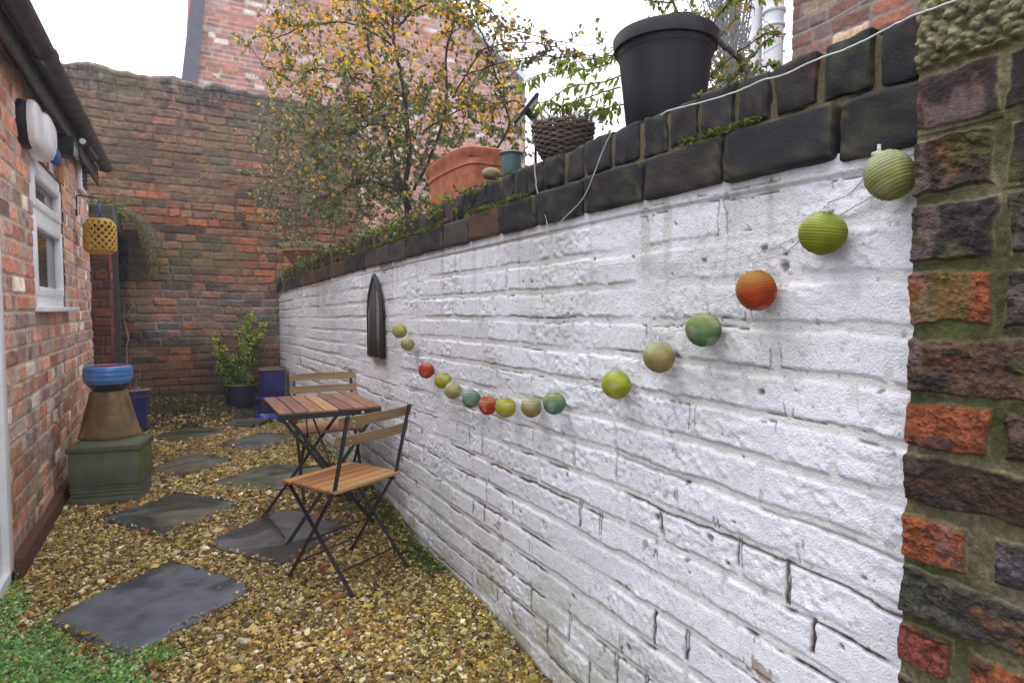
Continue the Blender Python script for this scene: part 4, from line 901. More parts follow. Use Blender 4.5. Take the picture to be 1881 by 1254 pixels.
# ------------------------------------------------------------------ pots on the left
def P2(u, v, z): return at(u, v, 2, z)
fl_ = P2(127, 934, 0); fr_ = P2(257, 923, 0); ex = (fr_ - fl_)[:2]; wdt = np.linalg.norm(ex); ang = math.atan2(ex[1], ex[0])
bx = empty('box_planter', (float(fl_[0]), float(fl_[1]), 0), 'square algae-green stone box with grooves near its foot, beside the house wall', 'planter', rz=ang)
m = MB(); m.cur = (.11, .125, .085); dp = .34; hz = .385
def lbox(m, x0, x1, y0, y1, z0, z1, b=.006): m.box(((x0 + x1) / 2, (y0 + y1) / 2, (z0 + z1) / 2), (x1 - x0, y1 - y0, z1 - z0), None, b)
lbox(m, .006, wdt - .006, .006, dp - .006, .0, .055); lbox(m, .012, wdt - .012, .012, dp - .012, .05, .12, .002)
for z0 in (.062, .086, .110): lbox(m, .004, wdt - .004, .004, dp - .004, z0, z0 + .014, .003)
lbox(m, .0, wdt, .0, dp, .128, hz - .035, .008); m.cur = (.10, .11, .06); lbox(m, -.010, wdt + .010, -.010, dp + .010, hz - .040, hz, .008)
m.build('box', M['stone'], bx, smooth=True, ang=40, keep=False)
m = MB(); m.cur = (.10, .125, .03); 
# algae skin on the right-hand side
lbox(m, wdt + .0005, wdt + .003, .02, dp - .02, .13, hz - .045, .0005); m.build('algae_film', M['stone'], bx, keep=False)
cpt = P2(203, 800, hz)
fp = empty('upturned_pot', (cpt[0], cpt[1], hz), 'upturned weathered clay pot standing on the green box', 'pot')
m = MB(); cz = [(.0, .0), (.182, .0), (.186, .008), (.180, .03), (.176, .034), (.150, .14), (.126, .24), (.112, .305), (.106, .312), (.0, .312)]
m.lathe((cpt[0], cpt[1], hz), cz, 40)
C0 = np.array([.26, .15, .055]); 
o = m.build('clay_body', M['terra'], fp, smooth=True, ang=50)
me = o.data; co = np.array([v.co[:] for v in me.vertices]); hgt = (co[:, 2] - hz) / .31; an = np.arctan2(co[:, 1] - cpt[1], co[:, 0] - cpt[0])
st = fbm(an * 2.2 + 9, hgt * 1.6, 301, 4); cc_ = lerp(np.ones((len(co), 3)) * C0, np.array([.075, .06, .03]), ss(.45, .7, st) * .8); a4 = np.ones((len(co), 4), np.float32); a4[:, :3] = cc_; me.color_attributes['Col'].data.foreach_set('color', a4.ravel())
bo = empty('bowl', (cpt[0], cpt[1], hz + .312), 'blue glazed bowl with red inside balanced on the upturned clay pot', 'bowl')
bz = hz + .312
m = MB(); m.cur = (.035, .085, .22); pr = [(.0, 0), (.085, 0), (.09, .006)]
m.cur = (.012, .02, .055); m.lathe((cpt[0], cpt[1], bz), [(0, 0.001), (.088, .001), (.094, .008), (.112, .028), (.131, .052)], 44)
m.cur = (.06, .20, .50); m.lathe((cpt[0], cpt[1], bz), [(.131, .052), (.142, .074), (.146, .090), (.1425, .096), (.1465, .104), (.148, .122), (.1445, .127), (.147, .135), (.1465, .150), (.140, .163)], 44)
m.cur = (.12, .22, .42); m.lathe((cpt[0], cpt[1], bz), [(.140, .163), (.134, .171), (.128, .172), (.124, .166)], 44)
m.build('bowl_body', M['glaze'], bo, smooth=True, ang=60)
m = MB(); m.cur = (.35, .05, .03); m.lathe((cpt[0], cpt[1], bz), [(.124, .166), (.130, .140), (.125, .08), (.08, .03), (0, .02)], 44); m.build('red_inside', M['glaze'], bo, smooth=True)
def pot(name, c, z, r0, r1, h, label, cat, mat, col, rimcol, rim=.012, sq=None, rot=0, soil=True, group=None, rimh=.03, inner=.85, insoil=(.03, .022, .015)):
    o = empty(name, (c[0], c[1], z), label, cat, group); n = 44 if sq is None else 48
    m = MB(); m.cur = col
    m.lathe((0, 0, 0), [(0, .0), (r0 * .96, .0), (r0, .006), (r0 + (r1 - r0) * .5, h * .5), (r1 - .004, h - rimh)], n, sq=sq)
    bdy = m.build('body', mat, o, smooth=True, ang=50, keep=False)
    m = MB(); m.cur = rimcol; m.lathe((0, 0, 0), [(r1 - .006, h - rimh - .002), (r1 + rim, h - rimh + .004), (r1 + rim + .001, h - .006), (r1 + rim - .004, h), (r1 - .006, h), (r1 - .010, h - .01), (r1 * .93, h * .8)], n, sq=sq)
    m.build('rim', mat, o, smooth=True, ang=50, keep=False)
    if soil: m = MB(); m.cur = insoil; m.lathe((0, 0, 0), [(r1 * .97, h * .86), (r1 * .5, h * .90), (0, h * .89)], n, sq=sq); m.build('soil', M['soil'], o, keep=False, smooth=True)
    o.rotation_euler = (0, 0, rot); return o
bp = P2(258, 792, hz)
pot('plant_pot', (bp[0] - .035, bp[1] + .03), hz + .03, .062, .088, .275, 'tapering blue glazed pot with clay rim and a dry twig, behind the clay pot', 'pot', M['glaze'], (.018, .022, .13), (.17, .11, .045), rim=.006, sq=6, rot=R(20), rimh=.018)
so = empty('pot_saucer', (bp[0] - .035, bp[1] + .03, hz), 'dark navy saucer under the blue pot on the green box', 'saucer'); m = MB(); m.cur = (.02, .03, .07); m.lathe((0, 0, 0), [(0, .004), (.075, .0), (.09, .006), (.102, .034), (.106, .036), (.100, .037), (.085, .014), (0, .012)], 40); m.build('dish', M['glaze'], so, smooth=True, keep=False)
tw = Plant(); q = (bp[0] - .035, bp[1] + .03, hz + .28)
tw.stem([q, (q[0] + .02, q[1], q[2] + .08), (q[0] + .055, q[1] - .01, q[2] + .17)], .009, .005, (.20, .15, .10)); tw.stem([(q[0] + .03, q[1], q[2] + .1), (q[0] + .07, q[1], q[2] + .13)], .003, .001, (.2, .15, .1))
tag(tw.stems('dry_twig', None), 'cut dry twig sticking out of the blue glazed pot', 'twig')
# tall bare stem behind, against the far wall
tw = Plant(); q = [at(u, v, 1, 7.6) for u, v in [(238, 700), (233, 660), (232, 610), (231, 585), (243, 562), (254, 550)]]; tw.stem(q, .011, .004, (.26, .20, .17), wob=.006); tw.stem([q[3], at(228, 560, 1, 7.6), at(232, 540, 1, 7.58)], .006, .002, (.24, .19, .16)); tw.stem([q[0], at(239, 720, 1, 7.6), at(240, 745, 1, 7.6)], .012, .011, (.2, .16, .12))
tag(tw.stems('bare_stem', None), 'bare pale stem rising against the far wall behind the blue pot', 'plant')

# far pots
fbp = at(444, 752, 2, .11)
navy = pot('plant_pot', (fbp[0], fbp[1] + .1), .10, .150, .178, .30, 'dark navy round pot holding the bright green shrub', 'pot', M['glaze'], (.012, .014, .045), (.13, .09, .04), rim=.008, rimh=.02)
qb = at(497, 772, 2, .0); qx, qy = .90, 7.30
s1 = empty('pot_stand', (qx, qy, 0), 'bright blue glazed dish and upturned pot under the square blue planter', 'pot stand')
m = MB(); m.cur = (.03, .05, .38); m.lathe((0, 0, 0), [(0, 0), (.165, 0), (.172, .01), (.165, .06), (.150, .10), (.14, .104)], 44, sq=5); m.build('dish', M['glaze'], s1, smooth=True, ang=50, keep=False)
m = MB(); m.cur = (.022, .022, .12); m.lathe((0, 0, 0), [(.135, .100), (.150, .11), (.155, .25), (.17, .256), (.175, .275), (.165, .283), (0, .283)], 44, sq=5); m.build('upturned_pot', M['glaze'], s1, smooth=True, ang=50, keep=False)
pot('plant_pot', (qx + .02, qy + .01), .284, .115, .148, .31, 'square blue glazed planter with clay-coloured rim beside the white wall', 'pot', M['glaze'], (.024, .026, .20), (.17, .11, .05), rim=.010, sq=5, rimh=.022)
# bare twigs in it, twigs across the end wall
tw = Plant(); 
for a in [[(500, 675), (485, 640), (465, 600), (440, 545)], [(503, 675), (492, 640), (480, 605)], [(440, 700), (425, 620), (400, 560), (380, 520), (345, 480)], [(452, 700), (448, 640), (440, 590), (425, 560), (410, 545), (405, 520)], [(505, 560), (520, 530), (516, 500), (512, 470), (520, 440), (535, 420)], [(455, 700), (462, 640), (452, 560), (448, 500)]]:
    tw.stem([at(u, v, 1, 7.45 + .15 * random.random()) for u, v in a], .007, .0022, (.17, .12, .09), wob=.006)
tag(tw.stems('climber_stems', None), 'leafless brown climber stems rising against the far brick wall', 'plant')
# bright green shrub
gs = empty('green_shrub', (fbp[0], fbp[1] + .1, .38), 'small bright green leafy shrub growing in the navy pot', 'shrub'); pl = Plant()
c0 = Vector((fbp[0], fbp[1] + .1, .37)); yy0 = c0.y
for tip in [(392, 615), (402, 640), (398, 670), (420, 660), (432, 650), (447, 625), (455, 590), (460, 570), (487, 590), (480, 600), (462, 610), (440, 600), (450, 640), (415, 690), (458, 690), (428, 680), (440, 675), (468, 630)]:
    tp = Vector(at(*tip, 1, yy0 + random.uniform(-.12, .08))); mid = (c0 + tp) / 2 + Vector((random.gauss(0, .02), 0, -.03))
    st = pl.stem([c0 + rv(.02), mid, tp], .006, .002, (.06, .05, .03))
    for k in range(150):
        f = random.random() ** .6; p = Vector(st[int(f * (len(st) - 1))]); dr = rv(); dr.z += .5; L = (tp - c0).length
        hi = f > .75 or random.random() < .2
        col = jc((.55, .70, .05) if hi and random.random() < .6 else random.choice([(.18, .32, .03), (.12, .23, .03), (.07, .14, .025)]), .3)
        pl.leaf(p + rv(.022), dr, random.uniform(.028, .05), .55, col)
pl.leaves('foliage', gs); pl.stems('stems', gs)

# ------------------------------------------------------------------ things on the coping
def top_at(y): return float(ztop(y)) + .232
ty = 2.58
tr = empty('trough_planter', (1.33, ty + .30, top_at(2.8)), 'long orange terracotta trough with flared rim on the coping', 'planter')
m = MB(); m.cur = tuple(srgb(172, 100, 68)); zb_ = top_at(2.8) + .015; Lx, Ly = .125, .30
rings = [(Lx * .82, Ly * .90, 0), (Lx * .84, Ly * .92, .01), (Lx * .95, Ly * .98, .135), (Lx * 1.0, Ly * 1.01, .14), (Lx * 1.01, Ly * 1.02, .165), (Lx * 1.12, Ly * 1.07, .185), (Lx * 1.14, Ly * 1.08, .205), (Lx * 1.08, Ly * 1.04, .21), (Lx * .95, Ly * .96, .19), (Lx * .9, Ly * .93, .17)]
n = 64; vs = []
for a, b2, z in rings:
    for k in range(n):
        an = 2 * math.pi * (k + .5) / n; x, y = math.cos(an), math.sin(an); ex_ = 14 if z < .16 else 7; q = (abs(x) ** ex_ + abs(y) ** ex_) ** (-1 / ex_); vs.append((1.33 + x * q * a, ty + .30 + y * q * b2, zb_ + z))
vs = [(x, y, zb_ - .004 + (z - zb_) * (1.2 - .10 * abs((y - ty - .3) / .3) ** 2)) for x, y, z in vs]
m.add(vs, [(i * n + k, i * n + (k + 1) % n, (i + 1) * n + (k + 1) % n, (i + 1) * n + k) for i in range(len(rings) - 1) for k in range(n)]); m.build('trough', M['terra'], tr, smooth=True, ang=35)
m = MB(); m.cur = (.03, .02, .015); m.box((1.33, ty + .3, zb_ + .165), (.2, .54, .02)); m.build('soil', M['soil'], tr)
c = at(944, 318, 0, 1.19); pot('plant_pot', (c[0], c[1] + .02), c[2] - .003, .036, .047, .088, 'tiny teal plastic pot in front of the terracotta trough', 'pot', material('teal_plastic', base=(.07, .14, .15), rough=.45), (.1, .1, .1), (.1, .1, .1), rim=.002, rimh=.012)
c = at(903, 330, 0, 1.18); b = MB(); b.cur = (.27, .22, .14); rock_box(b, (0, 0, .028), (.085, .08, .058), 7, .006, (6, 6, 6)); o = b.build('pebble', M['stone'], None, smooth=True); 
V_ = o.data.vertices
for v in V_:
    p = Vector((v.co.x / .0425, v.co.y / .04, (v.co.z - .028) / .029)); L = max(p.length, .01); v.co = Vector((p.x / L * .042, p.y / L * .038, .028 + p.z / L * .026)) if L > .6 else v.co
o.location = (c[0], c[1], c[2] - .004); tag(o, 'rounded tan stone on the coping left of the teal pot', 'stone')
# wicker basket
cb_ = at(1034, 288, 0, 1.235); zb2 = cb_[2] - .012
wb = empty('wicker_basket', (cb_[0], cb_[1], zb2), 'dark woven wicker bowl of dry grass on the coping', 'basket'); m = MB()
for k in range(15):
    t = k / 14; z = t * .115; r_ = .066 + .044 * math.sin(t * 1.5) ** .8; pts = []
    for q in range(48): an = 2 * math.pi * q / 48; rr_ = r_ + .0035 * math.sin(an * 12 + k * math.pi) ; pts.append((rr_ * math.cos(an), rr_ * math.sin(an), z + .002 * math.sin(an * 12 + k * math.pi)))
    m.cur = random.choice([(.10, .07, .05), (.07, .05, .04), (.13, .095, .07)]); m.tube(pts, .0052, 6, closed=True)
m.build('weave', M['wicker'], wb, smooth=True, keep=False)
m = MB(); m.cur = (.07, .05, .035)
for q in range(24):
    an = 2 * math.pi * q / 24; m.tube([((.066 + .044 * math.sin(t * 1.5) ** .8) * math.cos(an), (.066 + .044 * math.sin(t * 1.5) ** .8) * math.sin(an), t * .125) for t in (0, .25, .5, .75, 1)], .004, 5)
m.lathe((0, 0, 0), [(0, .003), (.064, .003), (.07, .05), (.092, .095), (0, .10)], 24); m.build('stakes', M['wicker'], wb, smooth=True, keep=False)
pl = Plant()
for k in range(420):
    an = random.random() * 6.283; r_ = random.random() ** .5 * .085; p = (r_ * math.cos(an), r_ * math.sin(an), .09); L = random.uniform(.04, .11)
    d_ = Vector((math.cos(an) * random.random() * .9, math.sin(an) * random.random() * .9, 1)).normalized()
    pl.t.cur = jc(random.choice([(.22, .17, .09), (.14, .15, .09), (.10, .12, .07), (.28, .22, .13)]), .3); e = Vector(p) + d_ * L + Vector((math.cos(an), math.sin(an), -.6)) * L * .35
    pl.t.tube([p, Vector(p) + d_ * L * .6, e], [.0012, .001, .0004], 3, caps=False)
pg = empty('basket_grass', (cb_[0], cb_[1], zb2), 'tuft of dry grass and grey-green stalks in the wicker bowl', 'plant'); pl.t.build('stalks', M['leaf'], pg, keep=False)
# solar light
c = at(984, 300, 0, 1.20); D = dep(984, 1.20)
sl_ = empty('solar_light', (c[0], c[1], c[2]), 'solar garden spotlight with tilted grey panel behind the wicker bowl', 'light')
m = MB(); tp = Vector(pd(984, 214, D)); m.tube([tuple(c), (c[0], c[1], tp.z)], .005, 8); m.build('stake', M['blackp'], sl_, smooth=True)
pa = Vector(pd(946, 229, D)); pb = Vector(pd(988, 176, D - .02)); mid = (pa + pb) / 2; ax = (pb - pa).normalized(); wv = Vector((_fw[0], _fw[1], .12)).normalized(); wv = (wv - ax * wv.dot(ax)).normalized(); nv_ = ax.cross(wv)
rot = Matrix((ax, wv, nv_)).transposed(); m = MB(); m.box(mid, ((pb - pa).length, .10, .012), rot, .003); m.build('panel_frame', M['blackp'], sl_)
m = MB(); sg = -1 if nv_.z < 0 else 1
m.box(mid + nv_ * sg * .0065, ((pb - pa).length - .012, .088, .003), rot, 0); m.build('panel', M['panel'], sl_)
m = MB(); m.tube([mid - nv_ * sg * .004, mid - nv_ * sg * .035 + Vector((0, 0, -.01)), tp], [.014, .012, .006], 10); m.build('swivel', M['blackp'], sl_, smooth=True)
# big black pot
bpx, bpy_ = 1.325, 1.445; zt_ = 2.075; zb3 = 1.775
bk = empty('black_pot', (bpx, bpy_, zb3), 'large black plastic bucket pot standing on the coping', 'pot'); m = MB(); h = zt_ - zb3
m.lathe((0, 0, 0), [(0, 0), (.108, 0), (.112, .006), (.128, h * .5), (.141, h - .042)], 56); m.build('body', M['blackp'], bk, smooth=True, ang=50, keep=False)
m = MB(); m.lathe((0, 0, 0), [(.140, h - .043), (.1545, h - .040), (.1575, h - .006), (.154, h), (.148, h), (.146, h - .006), (.143, h - .05), (.13, h - .1)], 56); m.build('rim', M['blackp'], bk, smooth=True, ang=50, keep=False)
m = MB(); m.lathe((0, 0, 0), [(.142, h - .06), (.08, h - .055), (0, h - .055)], 40); m.build('soil', M['soil'], bk, keep=False)
# far terracotta bowl
c = at(562, 474, 0, 1.22); fb = empty('terracotta_bowl', (c[0], c[1], top_at(c[1])), 'shallow terracotta bowl of grass at the far end of the coping', 'bowl')
m = MB(); m.cur = (.30, .14, .07); m.lathe((0, 0, 0), [(0, 0), (.12, 0), (.20, .10), (.235, .15), (.25, .155), (.25, .175), (.235, .18), (.2, .14), (0, .13)], 40); m.build('bowl_body', M['terra'], fb, smooth=True, ang=50, keep=False)

# white cables over the coping
b = MB(); pts = []
for u, v in [(1215, 212), (1230, 203), (1290, 188), (1350, 170), (1400, 148), (1440, 138), (1500, 110), (1560, 88), (1620, 58), (1672, 32), (1720, 14), (1800, -15)]:
    x_ = 1.062 if u < 1660 else .985; pts.append(tuple(at(u, v, 0, x_)))
pl = Plant(); pl.stem(pts, .0019, .0019, (1, 1, 1), wob=.0003, n=8); tag(pl.t.build('white_cable', M['cable'], None, smooth=True), 'thick white cable running along the coping up to the pier', 'cable')
pl = Plant(); pl.stem([tuple(pd(u, v, d_)) for u, v, d_ in [(1395, 103, 2.2), (1450, 72, 2.0), (1520, 40, 1.85), (1600, -5, 1.7)]], .0013, .0013, wob=.0003); tag(pl.t.build('thin_cable', M['cable'], None, smooth=True), 'thin pale line crossing in front of the neighbour house wall', 'cable')
pl = Plant(); pl.stem([tuple(at(u, v, 0, 1.085)) for u, v in [(982, 245), (976, 262), (981, 285), (983, 320), (988, 360), (996, 385), (1004, 402), (1006, 432)]], .0022, .0018, wob=.0004, n=6)
tag(pl.t.build('hanging_cord', M['ccable'], None, smooth=True), 'pale cord hanging over the coping below the wicker bowl', 'cord')
pl = Plant(); pl.stem([tuple(at(u, v, 0, 1.083)) for u, v in [(1125, 242), (1110, 270), (1095, 310), (1078, 352), (1060, 378), (1035, 402), (1024, 414)]], .0022, .0018, wob=.0004, n=6)
tag(pl.t.build('hanging_cord', M['ccable'], None, smooth=True), 'pale cord slanting down over the coping, right of the first cord', 'cord')

# ------------------------------------------------------------------ plants over the wall
def twig(pl, p, d, L, r, lc, ls, ln, col=(.03, .024, .02), dens=1.0, depth=0, wd=.62, sp=1.0, cl=None):
    p = Vector(p); d = Vector(d).normalized(); pts = [p]; n = 4
    for i in range(n):
        d = (d + rv(.22) + Vector((0, 0, -.05))).normalized(); p = p + d * L / n; pts.append(p)
    q = pl.stem(pts, r, r * .35, col, n=4, sub=2, wob=.001)
    for i in range(int(ln * dens)):
        f = random.random() ** .8; a = Vector(q[int(f * (len(q) - 1))]); dd = (d * .5 + rv(.8)).normalized(); pl.leaf(a, dd, 1.22 * random.uniform(*ls), wd, jc(random.choice(lc), .25))
    if depth > 0:
        for k in range(3):
            a = q[random.randint(1, len(q) - 1)]; twig(pl, a, d + rv(.9), L * .55, r * .6, lc, ls, ln * .7, col, dens, depth - 1, wd)
YEL = [(.85, .50, .02), (.80, .33, .02), (.88, .62, .03)]; GRN = [(.14, .19, .05), (.20, .25, .05), (.11, .15, .05), (.24, .26, .08)]; GRY = [(.25, .28, .17), (.18, .20, .11), (.32, .31, .20), (.15, .15, .07)]; BRN = [(.16, .08, .03), (.10, .06, .03)]
main = empty('autumn_shrub', tuple(pd(735, 380, 4.6)), 'big spreading shrub with black stems and yellow autumn leaves over the coping', 'shrub'); pl = Plant()
BK = (.018, .015, .015)
def br(pix, D0, D1, r0, r1, tw_=10, lc=None, L=(.12, .3), ln=9):
    n = len(pix); pts = [tuple(pd(u, v, D0 + (D1 - D0) * i / (n - 1))) for i, (u, v) in enumerate(pix)]; q = pl.stem(pts, r0, r1, BK, n=7, sub=6, wob=.003)
    for k in range(tw_):
        i = random.randint(len(q) // 5, len(q) - 1); v = pix[min(n - 1, int(i / len(q) * n))][1]
        c_ = lc or (YEL * 2 + GRN * 2 + BRN)
        twig(pl, q[i], rv() + Vector((0, 0, .25)), random.uniform(*L), .0028, c_, (.018, .036), ln, BK, depth=1)
br([(752, 420), (745, 350), (752, 280), (748, 230), (744, 178), (734, 127), (724, 76), (722, 38), (735, 0), (745, -40)], 4.5, 4.6, .022, .007, 22)
br([(748, 380), (725, 300), (708, 230), (693, 166), (680, 107), (670, 41), (660, 0), (655, -40)], 4.5, 4.8, .018, .006, 20)
br([(724, 60), (740, 40), (757, 23), (780, 10), (810, -10)], 4.6, 4.5, .011, .006, 10)
br([(718, 70), (700, 45), (680, 25), (655, 0)], 4.6, 4.7, .009, .004, 8)
br([(688, 156), (660, 145), (635, 138), (591, 127), (548, 132), (484, 122)], 4.7, 4.9, .008, .004, 16)
br([(719, 84), (690, 62), (634, 42), (600, 42), (563, 47), (520, 65), (490, 76)], 4.6, 5.0, .008, .004, 16)
br([(745, 180), (731, 176), (690, 175), (655, 186), (604, 204), (553, 196), (487, 212)], 4.6, 5.0, .009, .003, 14)
br([(735, 240), (690, 228), (645, 245), (600, 250), (522, 237)], 4.6, 5.1, .008, .003, 12, GRN + GRY + YEL[:1])
br([(755, 385), (738, 360), (719, 345), (695, 337), (664, 334), (630, 350)], 4.5, 4.8, .016, .005, 14, GRN + GRY + YEL[:1])
br([(760, 350), (790, 290), (819, 200), (819, 102), (832, 49), (838, 0), (842, -30)], 4.5, 4.3, .012, .005, 22)
br([(780, 400), (860, 330), (932, 240), (919, 170), (908, 128), (891, 75), (874, 40), (850, -10)], 4.4, 4.1, .010, .004, 18)
br([(830, 180), (880, 100), (906, 87), (932, 79), (991, 79), (1051, 98), (1119, 106)], 4.3, 3.9, .006, .0025, 12, GRY + BRN + YEL[:1], (.06, .16), 6)
br([(850, 140), (917, 117), (981, 106), (1034, 104), (1113, 106)], 4.2, 3.9, .005, .0022, 10, GRY + BRN, (.06, .16), 6)
br([(870, -5), (904, 21), (932, 51), (991, 68), (1050, 80), (1119, 83)], 4.2, 3.9, .005, .002, 10, GRY + BRN + YEL[:1], (.06, .16), 5)
br([(780, 240), (850, 200), (900, 190), (950, 185)], 4.3, 4.0, .006, .003, 14)
br([(480, 122), (495, 80), (508, 40), (522, 0), (528, -20)], 5.0, 5.1, .004, .002, 4, None, (.05, .12), 4)
br([(484, 120), (462, 90), (445, 70), (430, 60)], 4.9, 5.0, .003, .0015, 3, None, (.05, .1), 4)
def fill(n, ur, vr, Dr, lc, ls, ln, L=(.08, .2), cond=None, wd=.62, up=.2):
    k = 0
    while k < n:
        u = random.uniform(*ur); v = random.uniform(*vr)
        if cond and not cond(u, v): continue
        k += 1; twig(pl, pd(u, v, random.uniform(*Dr)), rv() + Vector((0, 0, up)), random.uniform(*L), .0022, lc, ls, ln, (.05, .04, .03), wd=wd)
fill(470, (560, 960), (120, 400), (4.25, 5.0), GRN * 2 + GRY + YEL[:1] + BRN[:1], (.022, .038), 11, cond=lambda u, v: v < 420 - (u - 600) * .35 and v > 160 - (u - 560) * .1)
fill(330, (470, 760), (180, 440), (4.5, 5.4), GRY * 3 + GRN + YEL[:1] * 1 + BRN, (.018, .032), 11, (.12, .30), cond=lambda u, v: v < 470 - (u - 500) * .2 and v > 170 + abs(u - 620) * .25)
fill(130, (620, 930), (-10, 190), (4.2, 4.9), YEL * 3 + GRN * 2 + BRN, (.024, .040), 6)
fill(100, (480, 640), (10, 180), (4.6, 5.2), YEL * 2 + GRN * 2, (.02, .036), 7)
fill(120, (510, 740), (300, 450), (4.4, 5.6), GRY * 2 + GRN, (.010, .022), 9, (.15, .35), cond=lambda u, v: v < 500 - (u - 500) * .35)
for k in range(9):  # trailing leaves reaching left
    u0 = 400 + 12 * k; pl.leaf(tuple(pd(u0 + random.uniform(-4, 4), 140 + random.uniform(-6, 6), 4.9)), rv(), .035, .55, jc(GRN[1]))
pl.leaves('foliage', main); pl.stems('stems', main)
# glossy green spray behind the basket
g2 = empty('green_shrub', tuple(pd(1040, 240, 2.9)), 'glossy green leafy sprays hanging left of the black pot', 'shrub'); pl = Plant()
for k, pix in enumerate([[(1150, 60), (1110, 120), (1060, 128), (1000, 135), (960, 150)], [(1160, 130), (1110, 150), (1050, 160), (1010, 185), (985, 190)], [(1140, 160), (1090, 175), (1050, 190), (1030, 200)], [(1150, 190), (1110, 200), (1070, 215)], [(1140, 100), (1080, 110), (1030, 118)]]):
    q = pl.stem([tuple(pd(u, v, 2.75 + .05 * k)) for u, v in pix], .004, .002, (.08, .05, .03), wob=.002)
    for i in range(62):
        a = Vector(q[random.randint(2, len(q) - 1)]) + rv(.012); pl.leaf(a, (random.gauss(-.2, .5), random.gauss(0, .5), random.gauss(-.8, .4)), random.uniform(.035, .06), .36, jc(random.choice([(.17, .25, .02), (.12, .19, .02), (.25, .32, .03), (.32, .30, .03)]), .25))
for k in range(30):
    u, v = random.uniform(1060, 1135), random.uniform(180, 290); twig(pl, pd(u, v, 2.9), rv(), .07, .0015, GRY + GRN, (.012, .02), 5)
pl.leaves('foliage', g2); pl.stems('stems', g2)
# twiggy shrub to the right of the pot
g3 = empty('twiggy_shrub', tuple(pd(1372, 135, 2.3)), 'twiggy shrub with small yellow-green leaves right of the black pot', 'shrub'); pl = Plant(); TG = [(.20, .24, .02), (.14, .19, .02), (.30, .28, .03), (.10, .14, .02), (.36, .22, .03)]
for pix, r0, r1, nl in [([(1380, 150), (1373, 132), (1365, 115), (1345, 98), (1320, 75), (1310, 55), (1296, 36)], .011, .008, 10), ([(1310, 45), (1325, 22), (1338, 8), (1350, -10)], .004, .0025, 26), ([(1290, 150), (1320, 128), (1345, 103), (1380, 80), (1405, 62), (1425, 58)], .004, .002, 46),
                        ([(1340, 150), (1360, 130), (1385, 100), (1410, 75), (1428, 62)], .004, .002, 46), ([(1297, 98), (1318, 74), (1340, 48), (1360, 27)], .003, .0015, 14), ([(1290, 40), (1270, 25), (1235, 25), (1200, 40), (1165, 55)], .004, .002, 26), ([(1250, 45), (1240, 15), (1232, -10)], .006, .004, 14),
                        ([(1235, 5), (1210, 5), (1185, 0)], .003, .002, 12), ([(1320, 150), (1345, 140), (1360, 125)], .003, .002, 20), ([(1300, 150), (1310, 130), (1325, 112)], .003, .002, 22), ([(1370, 150), (1400, 125), (1430, 118)], .003, .002, 20), ([(1345, 8), (1380, -6), (1430, 2)], .003, .002, 14)]:
    q = pl.stem([tuple(pd(u, v, 2.1 + .04 * random.random())) for u, v in pix], r0, r1, (.05, .04, .035), wob=.0015)
    for i in range(int(nl * 1.25)): pl.leaf(Vector(q[random.randint(1, len(q) - 1)]) + rv(.004), (random.gauss(.2, .6), random.gauss(0, .6), random.gauss(.1, .7)), random.uniform(.016, .030), .45, jc(random.choice(TG), .25))
    for i in range(4): a = q[random.randint(2, len(q) - 1)]; twig(pl, a, rv() + Vector((0, 0, .3)), random.uniform(.04, .09), .0016, TG, (.012, .024), 3, (.06, .05, .04))
pl.leaves('foliage', g3); pl.stems('stems', g3)
# grass and ivy over the outhouse slab
g4 = empty('roof_weeds', (-.55, 7.4, 2.14), 'grass and creeper hanging over the outhouse slab', 'plant'); pl = Plant()
for k in range(650):
    f = random.random(); p = Vector((-.95 + .46 * f + random.gauss(0, .02), 7.05 + .85 * random.random(), 2.25)); 
    u = random.random(); L = random.uniform(.03, .09) if u < .5 else random.uniform(.06, .15)
    pl.leaf(p, (random.gauss(.5, .5), random.gauss(-.3, .5), random.gauss(.3, .5)), L * .8, .30 if u > .5 else .7, jc(random.choice([(.16, .22, .06), (.11, .16, .05), (.24, .26, .12), (.30, .27, .15)]), .3))
for k in range(70):
    a = Vector((-.52 + random.gauss(0, .03), 7.45 + .45 * random.random(), 2.25)); L = random.uniform(.2, .62)
    q = pl.stem([a, a + Vector((.12 + .06 * random.random(), 0, -.02)), a + Vector((.20 + .12 * random.random(), -.02, -.2 * L - .08)), a + Vector((.24 + .18 * random.random(), -.02, -L))], .002, .001, (.24, .20, .12), n=4, sub=3)
    for i in range(7): pl.leaf(Vector(random.choice(q)), rv() + Vector((0, 0, -.4)), random.uniform(.02, .045), .6, jc(random.choice([(.15, .21, .06), (.10, .14, .05), (.26, .24, .12)]), .3))
pl.leaves('foliage', g4); pl.stems('stems', g4)
# tuft in the far bowl and weeds on the coping
g5 = empty('bowl_grass', tuple(pd(555, 450, 6.2)), 'pale grass tuft growing in the far terracotta bowl', 'plant'); pl = Plant(); cbw = Vector(fb.location) + Vector((0, 0, .14))
for k in range(420):
    an = random.random() * 6.283; r_ = random.random() ** .5 * .2; pl.leaf(cbw + Vector((r_ * math.cos(an), r_ * math.sin(an), 0)), (math.cos(an) * .6 + random.gauss(0, .3), math.sin(an) * .6 + random.gauss(0, .3), 1), random.uniform(.08, .2), .09, jc(random.choice([(.30, .32, .14), (.2, .25, .09), (.4, .36, .18)]), .3))
pl.leaves('blades', g5, droop=.5)
pl = Plant()
for k in range(230):
    y = random.uniform(2.3, 7.6); p = (WX + random.uniform(-.02, .06), y, top_at(y) - .03 + random.gauss(0, .02)); twig(pl, p, rv() + Vector((-.7, 0, -.1)), random.uniform(.03, .10), .0012, [(.14, .20, .03), (.08, .12, .03), (.26, .30, .05), (.12, .08, .04)], (.012, .03), 8, (.10, .08, .05))
